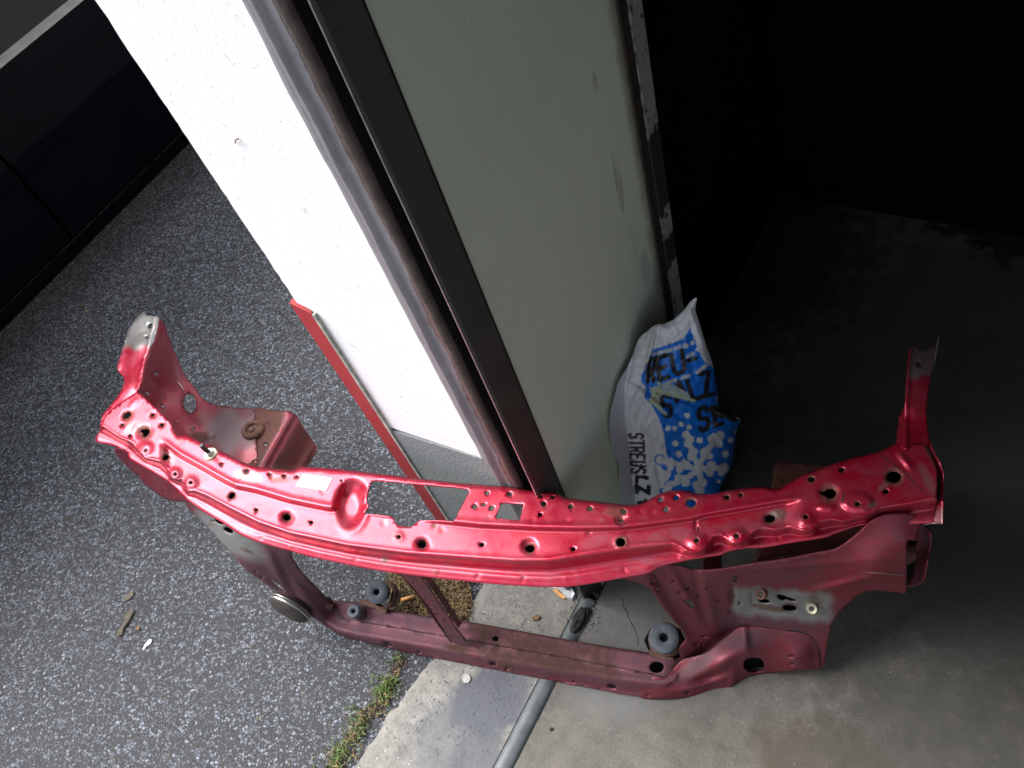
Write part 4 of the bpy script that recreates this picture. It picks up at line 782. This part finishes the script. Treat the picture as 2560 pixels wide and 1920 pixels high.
hc = Vector(G(722, 1523, .115)); hax = Vector(R @ np.array([-.42, -.74, .50])).normalized()
M['horn'] = simple('horn_grime', (.035, .028, .024), .75, .1, .4, 40, .3)
hn = lathe('horn', [(0, .012), (.020, .0125), (.038, .010), (.047, .004), (.048, .0)], M['horn'], panel, hc, hax, 44)
lathe('rim_band', [(.0482, .0015), (.050, .0005), (.0505, -.002), (.0485, -.004)], M['steel'], hn, hc, hax, 44); lathe('rim_band', [(.0485, -.005), (.051, -.006), (.051, -.008), (.048, -.010)], M['steel'], hn, hc, hax, 44)
lathe('horn_body', [(.049, -.008), (.046, -.018), (.030, -.026), (.014, -.028), (.012, -.045), (0, -.046)], M['rubber_dark'], hn, hc, hax, 40)
hb = hc - hax * .03; tube('horn_stay', [hb, hb + Vector((.03, .015, -.01)), hb + Vector((.07, .02, -.035))], .007, M['rustmetal'], hn, 8)

# ================================================================== sack of road salt
SB = [(1742,745),(1726,754),(1710,774),(1684,798),(1663,808),(1641,812),(1619,827),(1597,848),(1583,884),(1565,924),(1547,953),(1534,1000),(1525,1036),(1525,1090),(1534,1130),(1547,1159),(1547,1206),(1557,1257),(1570,1300),(1610,1335),(1700,1348),(1780,1325),(1806,1280),(1795,1240),(1807,1206),(1825,1170),(1834,1134),(1842,1076),(1851,1051),(1838,1040),(1818,1027),(1797,1017),(1795,989),(1789,953),(1782,913),(1764,859),(1749,808),(1738,772)]
SBa = np.array(SB, float)
sc = np.array([-.49, .80]); sn = np.array([.50, -.866]); sn /= np.linalg.norm(sn)     # plan position of the sack and the way it faces
def t_bag0(P):
    r = rays(P); lean = .0
    t = (sc @ sn) / (r[:, :2] @ sn)
    for _ in range(4):
        z = H + r[:, 2] * t; c2 = sc @ sn - .16 * np.clip(z, 0, .7) + .03; t = c2 / (r[:, :2] @ sn)
    return t
def creases(P):
    g = lambda *a: np.exp(-(edist(P, *a)) ** 2)
    k = .010 * g(1625,880,60,5,-78) - .012 * g(1636,880,60,5,-80) + .010 * g(1600,980,60,8,-62) - .010 * g(1616,1000,60,7,-66) + .012 * g(1640,1010,90,7,38) - .012 * g(1700,1000,90,6,20) + .010 * g(1740,1015,70,7,12)
    k += .008 * g(1560,1100,90,7,85) - .008 * g(1575,1100,90,6,84) + .007 * g(1600,1180,80,7,60) - .006 * g(1650,1200,90,9,80) + .010 * g(1735,800,60,6,70) - .010 * g(1715,830,50,8,-40) + .006 * g(1820,1040,30,5,25) - .008*g(1590,1230,60,6,50) + .006*g(1565,1000,60,6,-75)
    n = np.array([noise.noise(Vector((p[0] / 38, p[1] / 38, 3))) + .6 * noise.noise(Vector((p[0] / 15, p[1] / 17, 9))) for p in P]); return k + .006 * n
def bag_t(P, sgn):
    r = rays(P); t = t_bag0(P); d = segdist(P, SBa); u = np.clip(d / 95, 0, 1)
    b = (.075 * np.sqrt(np.clip(1 - (1 - u) ** 2, 0, 1)) * (.35 + .65 * sst(760, 1050, P[:, 1])) + (creases(P) * sst(0, 18, d) if sgn > 0 else 0)) * sgn
    t = t - b / np.linalg.norm(r, axis=1)
    tw = (WX1 + (.014 if sgn > 0 else .004)) / r[:, 0]; t = np.where((r[:, 0] < 0), np.minimum(t, tw), t)          # never into the wall
    tg = ((.016 if sgn > 0 else .0115) - H) / r[:, 2]; return np.minimum(t, tg)
C7 = lambda pts: np.array([(1460 + x / 2.7646, 700 + y / 2.7646) for x, y in pts])
BLUE = C7([(735,330),(690,405),(600,440),(480,480),(450,540),(415,620),(392,660),(400,710),(430,740),(418,810),(470,870),(510,940),(545,1030),(560,1130),(580,1250),(600,1350),(575,1390),(560,1420),(585,1480),(620,1600),(860,1640),(960,1500),(1010,1400),(1060,1250),(1090,1000),(1000,890),(935,870),(918,700),(892,600),(835,570),(790,480),(760,400)])
FONT = {'S': [[(1,.85),(.75,1),(.25,1),(0,.8),(.1,.58),(.9,.42),(1,.2),(.75,0),(.25,0),(0,.15)]], 'T': [[(0,1),(1,1)],[(.5,1),(.5,0)]], 'R': [[(0,0),(0,1),(.75,1),(1,.78),(.75,.5),(0,.5)],[(.5,.5),(1,0)]], 'E': [[(1,1),(0,1),(0,0),(1,0)],[(0,.5),(.8,.5)]],
        'U': [[(0,1),(0,.15),(.25,0),(.75,0),(1,.15),(1,1)]], 'L': [[(0,1),(0,0),(1,0)]], 'Z': [[(0,1),(1,1),(0,0),(1,0)]], 'A': [[(0,0),(.5,1),(1,0)],[(.2,.35),(.8,.35)]], '1': [[(.2,.8),(.6,1),(.6,0)]], '-': [[(0,.5),(1,.5)]]}
def glyph(ch, o_, ux, uy): return [[(o_[0] + a*ux[0] + b*uy[0], o_[1] + a*ux[1] + b*uy[1]) for a, b in s] for s in FONT[ch]]
strokes = []
yy = 1062
for ch in 'STREUS': strokes += [(C7(s), 3.0) for s in glyph(ch, (312 + (yy-1062)*.06, yy), (2, 30), (96, 2))]; yy += 48
strokes += [(C7(s), 4.8) for s in glyph('L', (362, 1360), (2, 42), (76, 6))] + [(C7(s), 5.2) for s in glyph('Z', (362, 1425), (4, 44), (84, 4))] + [(C7(s), 4.8) for s in glyph('1', (375, 1515), (2, 40), (60, 4))]
big = [('R', (440,700), (42,-6), (10,-150)), ('E', (520,690), (64,-20), (-15,-150)), ('U', (628,655), (72,-30), (-25,-135)), ('-', (722,572), (50,-18), (0,-30)),
       ('S', (560,950), (50,-20), (-30,-150)), ('A', (640,840), (85,-10), (-30,-130)), ('L', (755,825), (70,-20), (-45,-135)), ('Z', (840,800), (60,-15), (-40,-150)), ('S', (805,1045), (62,-22), (-18,-150)), ('L', (905,1010), (50,-20), (-5,-110))]
bigst = []
for ch, o_, ux, uy in big: bigst += [C7(s) for s in glyph(ch, o_, ux, uy)]
caps = [C7(s) for s in ([(470,515),(540,495)],[(560,495),(600,483)],[(625,475),(665,462)],[(715,530),(750,508)],[(780,640),(845,590)],[(575,715),(630,690)],[(680,675),(730,662)])]
dots = [(700,455,20),(750,435,14),(787,480,14),(713,935,20),(673,998,18),(628,1025,17),(582,1025,19),(727,1017,18),(800,1108,22),(631,1130,22),(656,1203,22),(976,1203,24),(1017,1108,22),(1048,1050,14),(922,825,12),(500,1480,12),(700,1470,14),(930,1395,14)]
arms = [C7(s) for s in ([(790,1300),(735,1160),(710,1070)],[(790,1300),(850,1180),(930,1080)],[(800,1310),(680,1280),(520,1245)],[(800,1305),(900,1300),(975,1300)],[(790,1320),(690,1375),(570,1430)],[(800,1310),(810,1400),(805,1480)])]
nodes = [(705,1070,24),(735,1100,24),(715,1130,24),(765,1185,22),(740,1220,24),(900,1105,40),(940,1075,28),(930,1130,26),(835,1190,30),(865,1215,24),(590,1260,30),(600,1295,20),(525,1243,26),(700,1280,30),(660,1310,22),(690,1250,14),(880,1280,28),(870,1330,26),(970,1300,30),(950,1330,22),(655,1370,28),(700,1395,30),(640,1400,20),(590,1420,26),(570,1450,24),(780,1415,26),(825,1400,24),(800,1460,30)]
blue_ring = [(525,1243,40),(560,1285,30),(590,1425,40),(545,1460,26)]
def col_bag(P):
    c = np.tile(np.array([.64, .655, .67]), (len(P), 1)); inb = inpoly(P, BLUE)
    for x, y, r_ in blue_ring: q = C7([(x, y)])[0]; inb |= np.hypot(*(P - q).T) < r_ / 2.7646
    c[inb] = (.0, .15, .62)
    w_ = np.zeros(len(P), bool)
    for x, y, r_ in dots: q = C7([(x, y)])[0]; w_ |= np.hypot(*(P - q).T) < r_ / 2.7646
    for x, y, r_ in nodes: q = C7([(x, y)])[0]; w_ |= np.hypot(*(P - q).T) < r_ * 1.12 / 2.7646
    for a_ in arms: w_ |= segdist(P, a_, False) < 7
    c[w_] = (.60, .63, .65)
    k = np.zeros(len(P), bool)
    for s_ in bigst: k |= segdist(P, s_, False) < 6.0
    k &= inb; c[k] = (.012, .012, .016)
    for s_ in caps: c[segdist(P, s_, False) < 4.2] = (.42, .45, .45)
    for s_, wd in strokes: c[segdist(P, s_, False) < wd] = (.012, .012, .014)
    tear = C7([(455,745),(500,735),(560,760),(650,775),(770,830),(760,845),(680,825),(600,805),(550,790),(520,810),(530,870),(580,935),(560,935),(500,880),(445,845),(465,790)])
    c[inpoly(P, tear)] = (.40, .46, .30)
    scr = C7([(500,705),(600,715),(720,780),(745,825),(640,780),(520,745)]); c[inpoly(P, scr)] = (.30, .36, .36)
    dk = C7([(880,860),(960,880),(1085,972),(1040,985),(980,960),(900,945),(860,900)]); c[inpoly(P, dk)] = (.04, .035, .035)
    return c
def plastic():
    m, nt, bs = newmat('printed_plastic'); at = N(nt, 'ShaderNodeAttribute'); at.attribute_name = 'mask'; p = geo(nt)
    d = ramp(nt, tex(nt, 14, 6, .7, .3, p), [(.45, 0.0), (.8, .35)]); nt.links.new(mix(nt, d, at.outputs['Color'], mix(nt, .5, at.outputs['Color'], (.10, .10, .085))), bs.inputs['Base Color'])
    bs.inputs['Roughness'].default_value = .38; bump(nt, bs, tex(nt, 45, 4, .6, .5, p), .35, .003); return m
M['plastic'] = plastic()
bag = thing('salt_sack', 'torn white and blue plastic sack with a snowflake print, standing by the green wall', 'sack', (-.48, .78, .01))
sheet('sack_front', SB, [], lambda P: bag_t(P, 1), M['plastic'], bag, sp=3.2, thick=0, colf=col_bag)
SBb = [(x, y) for x, y in SB]
o = sheet('sack_back', SBb, [], lambda P: bag_t(P, -1), M['plastic'], bag, sp=14, thick=0, colf=lambda P: np.tile([.5, .51, .52], (len(P), 1)))

# ================================================================== small things on the ground
def blade_patch(name, spots, mats, zb=.0):
    V = []; Fc = []; mi = []
    for (x, y, n, hgt, spr, mfrac) in spots:
        for _ in range(int(n * .5)):
            a = random.uniform(0, 2*math.pi); bx, by = x + random.gauss(0, spr), y + random.gauss(0, spr); L = hgt * random.uniform(.4, 1.15); wd = random.uniform(.0008, .0021); lean = random.uniform(.3, 1.3)
            px_, py_ = math.cos(a), math.sin(a); qx, qy = -py_, px_; s = len(V); K = 4
            for k in range(K):
                u = k / (K - 1); ww = wd * (1 - u * .92); zz = zb + L * u * (1 - .35 * u * lean); ox = L * lean * u * u * .9
                V += [(bx + px_*ox - qx*ww, by + py_*ox - qy*ww, zz), (bx + px_*ox + qx*ww, by + py_*ox + qy*ww, zz)]
            m_ = 0 if random.random() < mfrac else 1
            for k in range(K - 1): Fc.append((s+2*k, s+2*k+1, s+2*k+3, s+2*k+2)); mi.append(m_)
    o = mesh(name, V, Fc, None)
    for m_ in mats: o.data.materials.append(m_)
    o.data.polygons.foreach_set('material_index', mi); return o
M['grass'] = simple('grass_green', (.085, .15, .028), .6, 0, .4, 60); M['straw'] = simple('dry_straw', (.24, .17, .08), .8, 0, .4, 60); M['moss'] = simple('dark_moss', (.045, .036, .02), .95, 0, .5, 200, .8)
def Gx(px, py): g = G(px, py, 0); return g[0], g[1]
sp_ = []
for px, py, n, h_, s_, f in ((994,1650,40,.020,.006,.8),(1000,1665,25,.012,.008,.3),(975,1715,120,.028,.011,.85),(955,1735,130,.028,.012,.8),(945,1760,70,.02,.012,.5),(965,1770,60,.014,.012,.2),(915,1790,60,.015,.010,.3),(905,1810,90,.024,.011,.7),(890,1830,90,.022,.012,.5),(880,1855,70,.016,.012,.3),
                               (860,1880,110,.024,.013,.8),(845,1905,120,.025,.014,.8),(880,1900,60,.014,.014,.15),(890,1780,16,.03,.004,.9),(830,1930,100,.02,.016,.6),(805,1960,100,.02,.016,.6)):
    x, y = Gx(px, py); sp_.append((x, y, n, h_, s_, f))
g_ = blade_patch('grass', sp_, [M['grass'], M['straw']], .003); tag(g_, kind='stuff'); g_['label'] = 'short grass and dead blades growing in the joint between asphalt and threshold'
# soil line in the joint under the grass: small crumbs
def crumbs(name, pts, mats, kind='stuff'):
    V = []; Fc = []; mi = []
    for (x, y, z, s) in pts:
        k = len(V); base = [(1, 0, 0), (-.5, .87, 0), (-.5, -.87, 0), (0, 0, .8), (.3, .2, -.7)]; a = random.uniform(0, 6.28); ca, sa = math.cos(a), math.sin(a)
        for (bx, by, bz) in base:
            j = random.uniform(.6, 1.3); V.append((x + (bx*ca - by*sa)*s*j, y + (bx*sa + by*ca)*s*j, z + bz*s*.7*j))
        Fc += [(k, k+1, k+3), (k+1, k+2, k+3), (k+2, k, k+3), (k, k+4, k+1), (k+1, k+4, k+2), (k+2, k+4, k)]; mi += [random.randrange(len(mats))] * 6
    o = mesh(name, V, Fc, None)
    for m_ in mats: o.data.materials.append(m_)
    o.data.polygons.foreach_set('material_index', mi); o['kind'] = kind; return o
M['soil'] = simple('dark_soil', (.045, .037, .03), .95, 0, .4, 150); M['grit'] = simple('light_grit', (.30, .28, .25), .9, 0, .3, 100); M['leafbr'] = simple('brown_leaf_bits', (.17, .10, .05), .9, 0, .4, 90)
pts = []
for _ in range(1700):
    u = random.random(); px = np.interp(u, [0, .3, .6, 1], [1010, 965, 905, 800]) + random.gauss(0, 9); py = np.interp(u, [0, .3, .6, 1], [1640, 1740, 1810, 1960]); x, y = Gx(px, py + random.gauss(0, 10)); pts.append((x, y, .004, random.uniform(.0008, .0026)))
o = crumbs('soil_crumbs', pts, [M['soil'], M['soil'], M['leafbr']]); o['label'] = 'dark soil crumbs in the joint'
pts = []
for _ in range(260):
    px, py = random.uniform(1050, 2400), random.uniform(1600, 1920); x, y = Gx(px, py); pts.append((x, y, .0125, random.uniform(.0004, .0012)))
for _ in range(200):
    px, py = random.uniform(1180, 1500), random.uniform(1450, 1600); x, y = Gx(px, py); pts.append((x, y, .0125, random.uniform(.0005, .0018)))
for _ in range(260):
    px, py = random.gauss(1462, 20), random.gauss(1540, 34); x, y = Gx(px, py); pts.append((x, y, .0135, random.uniform(.0006, .0024)))
o = crumbs('grit', pts, [M['grit'], M['soil'], M['grit']]); o['label'] = 'loose grit scattered over the concrete'
# dry moss and plant litter heaped at the foot of the pier
V = []; Fc = []
gx = np.linspace(955, 1190, 40); gy = np.linspace(1425, 1570, 26)
for j, yv in enumerate(gy):
    for i, xv in enumerate(gx):
        e = 1 - sst(.75, 1.0, float(max(abs((xv - 1075 - (yv-1500)*.1) / 112), abs((yv - 1497) / 72)))) ; n_ = noise.noise(Vector((xv / 14, yv / 14, 0))); p_ = G(xv, yv, -.002 + e * (.012 + .006 * n_)); V.append(p_)
for j in range(25):
    for i in range(39): k = j*40+i; Fc.append((k, k+40, k+41, k+1))
ms = mesh('moss_litter', V, Fc, M['moss'], smooth=True); ms['kind'] = 'stuff'; ms['label'] = 'heap of dry brown moss and plant litter beside the broken threshold'
sp_ = []
for _ in range(1150):
    px, py = random.uniform(985, 1182), random.uniform(1432, 1565)
    if py > 1450 + .45 * (px - 960) + 60: continue
    x, y = Gx(px, py); sp_.append((x, y, 4, .013, .004, .6))
M['moss2'] = simple('golden_litter', (.34, .24, .12), .9, 0, .5, 120); M['moss3'] = simple('brown_litter', (.12, .075, .035), .9, 0, .5, 120)
o = blade_patch('moss_litter', sp_, [M['moss2'], M['moss3']], .010); o['kind'] = 'stuff'; o['label'] = 'curled dry strands on the litter heap'
def cyl_between(name, a, b, r, mat, parent=None): return tube(name, [a, b], r, mat, parent, 16)
a_, b_ = Vector(G(1003, 1500, .022)), Vector(G(1034, 1492, .022)); M['butt'] = simple('cork_paper', (.72, .36, .12), .8, 0, .15, 200); M['buttw'] = simple('filter_white', (.75, .66, .5), .9)
cb = thing('cigarette_butt', 'short orange cigarette filter lying on the litter behind the lower crossmember', 'cigarette butt', tuple((a_ + b_) / 2))
cyl_between('filter_paper', a_, b_, .0042, M['butt'], cb); cyl_between('filter_end', a_ - (b_ - a_).normalized() * .0012, a_, .0039, M['buttw'], cb)
M['chipm'] = simple('weathered_wood', (.10, .088, .065), .9, 0, .4, 80, .6)
def chip(name, px_pts, hgt, mat, label, cat, z0=.001):
    base = [G(x, y, z0) for x, y in px_pts]; n = len(base); V = base + [b + np.array([0, 0, hgt * random.uniform(.7, 1.2)]) for b in base]
    o = mesh(name, V, [tuple(range(n, 2*n))[::-1]] + [(i, (i+1) % n, n+(i+1) % n, n+i) for i in range(n)], mat); return tag(o, label, cat)
chip('wood_splinter', [(295,1590),(303,1568),(308,1566),(314,1540),(330,1525),(337,1528),(328,1550),(312,1572),(308,1588),(300,1592)], .006, M['chipm'], 'long grey wooden splinter on the asphalt at left', 'wood chip')
chip('wood_splinter', [(308,1500),(322,1486),(334,1480),(336,1486),(328,1497),(314,1506)], .004, M['chipm'], 'short grey wooden flake just above the long splinter on the asphalt', 'wood chip')
M['scrap'] = simple('white_plastic', (.75, .77, .78), .4)
chip('plastic_scrap', [(357,1624),(367,1607),(374,1599),(381,1600),(377,1609),(366,1617),(360,1626)], .002, M['scrap'], 'small curled white scrap below the wooden splinter on the asphalt', 'scrap')
chip('stone_chip', [(340,1571),(347,1566),(352,1570),(349,1577),(342,1576)], .005, M['leafbr'], 'tiny brown stone beside the lower end of the wooden splinter', 'stone')
chip('stone_chip', [(213,779),(217,775),(221,778),(218,782)], .003, M['leafbr'], 'tiny brown speck of stone in the shade below the parked car', 'stone')
chip('paint_fleck', [(1157,1690),(1164,1684),(1174,1688),(1177,1698),(1172,1707),(1160,1708),(1157,1700)], .0014, simple('pale_paint', (.36, .355, .33), .8, 0, .2, 90), 'round pale paint fleck stuck on the threshold', 'paint fleck', .0125)
chip('bark_piece', [(1383,1478),(1392,1474),(1402,1484),(1416,1494),(1410,1499),(1398,1492)], .005, M['butt'], 'orange brown sliver of wood at the foot of the pier', 'wood chip', .013)
chip('leaf_scrap', [(1330,1545),(1342,1536),(1351,1542),(1346,1550),(1333,1552)], .003, M['leafbr'], 'dark curled leaf scrap on the rough threshold', 'leaf', .013)
w0 = G(594, 347, 1.166)
tube('dry_stalk', [Vector((-.837, WY - .0015, 1.160)), Vector((-.832, WY - .003, 1.166)), Vector((-.826, WY - .0015, 1.168))], .0008, M['leafbr'])
tag(bpy.data.objects['dry_stalk'], 'tiny dry stalk stuck to the white end face of the wall', 'stalk')
chip('leaf_scrap', [(1373,1822),(1380,1818),(1383,1822),(1376,1828)], .003, M['soil'], 'tiny dark leaf scrap on the floor right of the steel strip', 'leaf', .011)
chip('plaster_lump', [(1375,1465),(1405,1460),(1430,1470),(1440,1492),(1432,1504),(1418,1500),(1400,1480),(1380,1475)], .016, simple('white_plaster_lump', (.6, .62, .63), .9, 0, .2, 40, .8), 'whitish crumbled plaster at the foot of the pier', 'plaster', .008)
# dark rubbery lump by the end of the rail
V = []; Fc = []; cc = Vector(G(1448, 1552, .012)); nn, mm = 18, 9
for j in range(mm):
    ph = math.pi / 2 * j / (mm - 1)
    for i in range(nn):
        th = 2*math.pi*i/nn; d_ = Vector((math.cos(th)*math.cos(ph), math.sin(th)*math.cos(ph), math.sin(ph))); k = 1 + .3 * noise.noise(d_ * 2.2) + .22 * noise.noise(d_ * 6.5) ; V.append(cc + Vector((d_.x*.015*k, d_.y*.034*k, d_.z*.012*k)))
for j in range(mm - 1):
    for i in range(nn): Fc.append((j*nn+i, j*nn+(i+1) % nn, (j+1)*nn+(i+1) % nn, (j+1)*nn+i))
o = mesh('tar_lump', V, Fc, simple('tar', (.022, .020, .022), .9, 0, .6, 120, 1.5), smooth=True); tag(o, 'dark lump of tar at the foot of the door rail', 'tar lump')

SC.render.engine = 'CYCLES'
SC.render.resolution_x, SC.render.resolution_y = 1024, 768
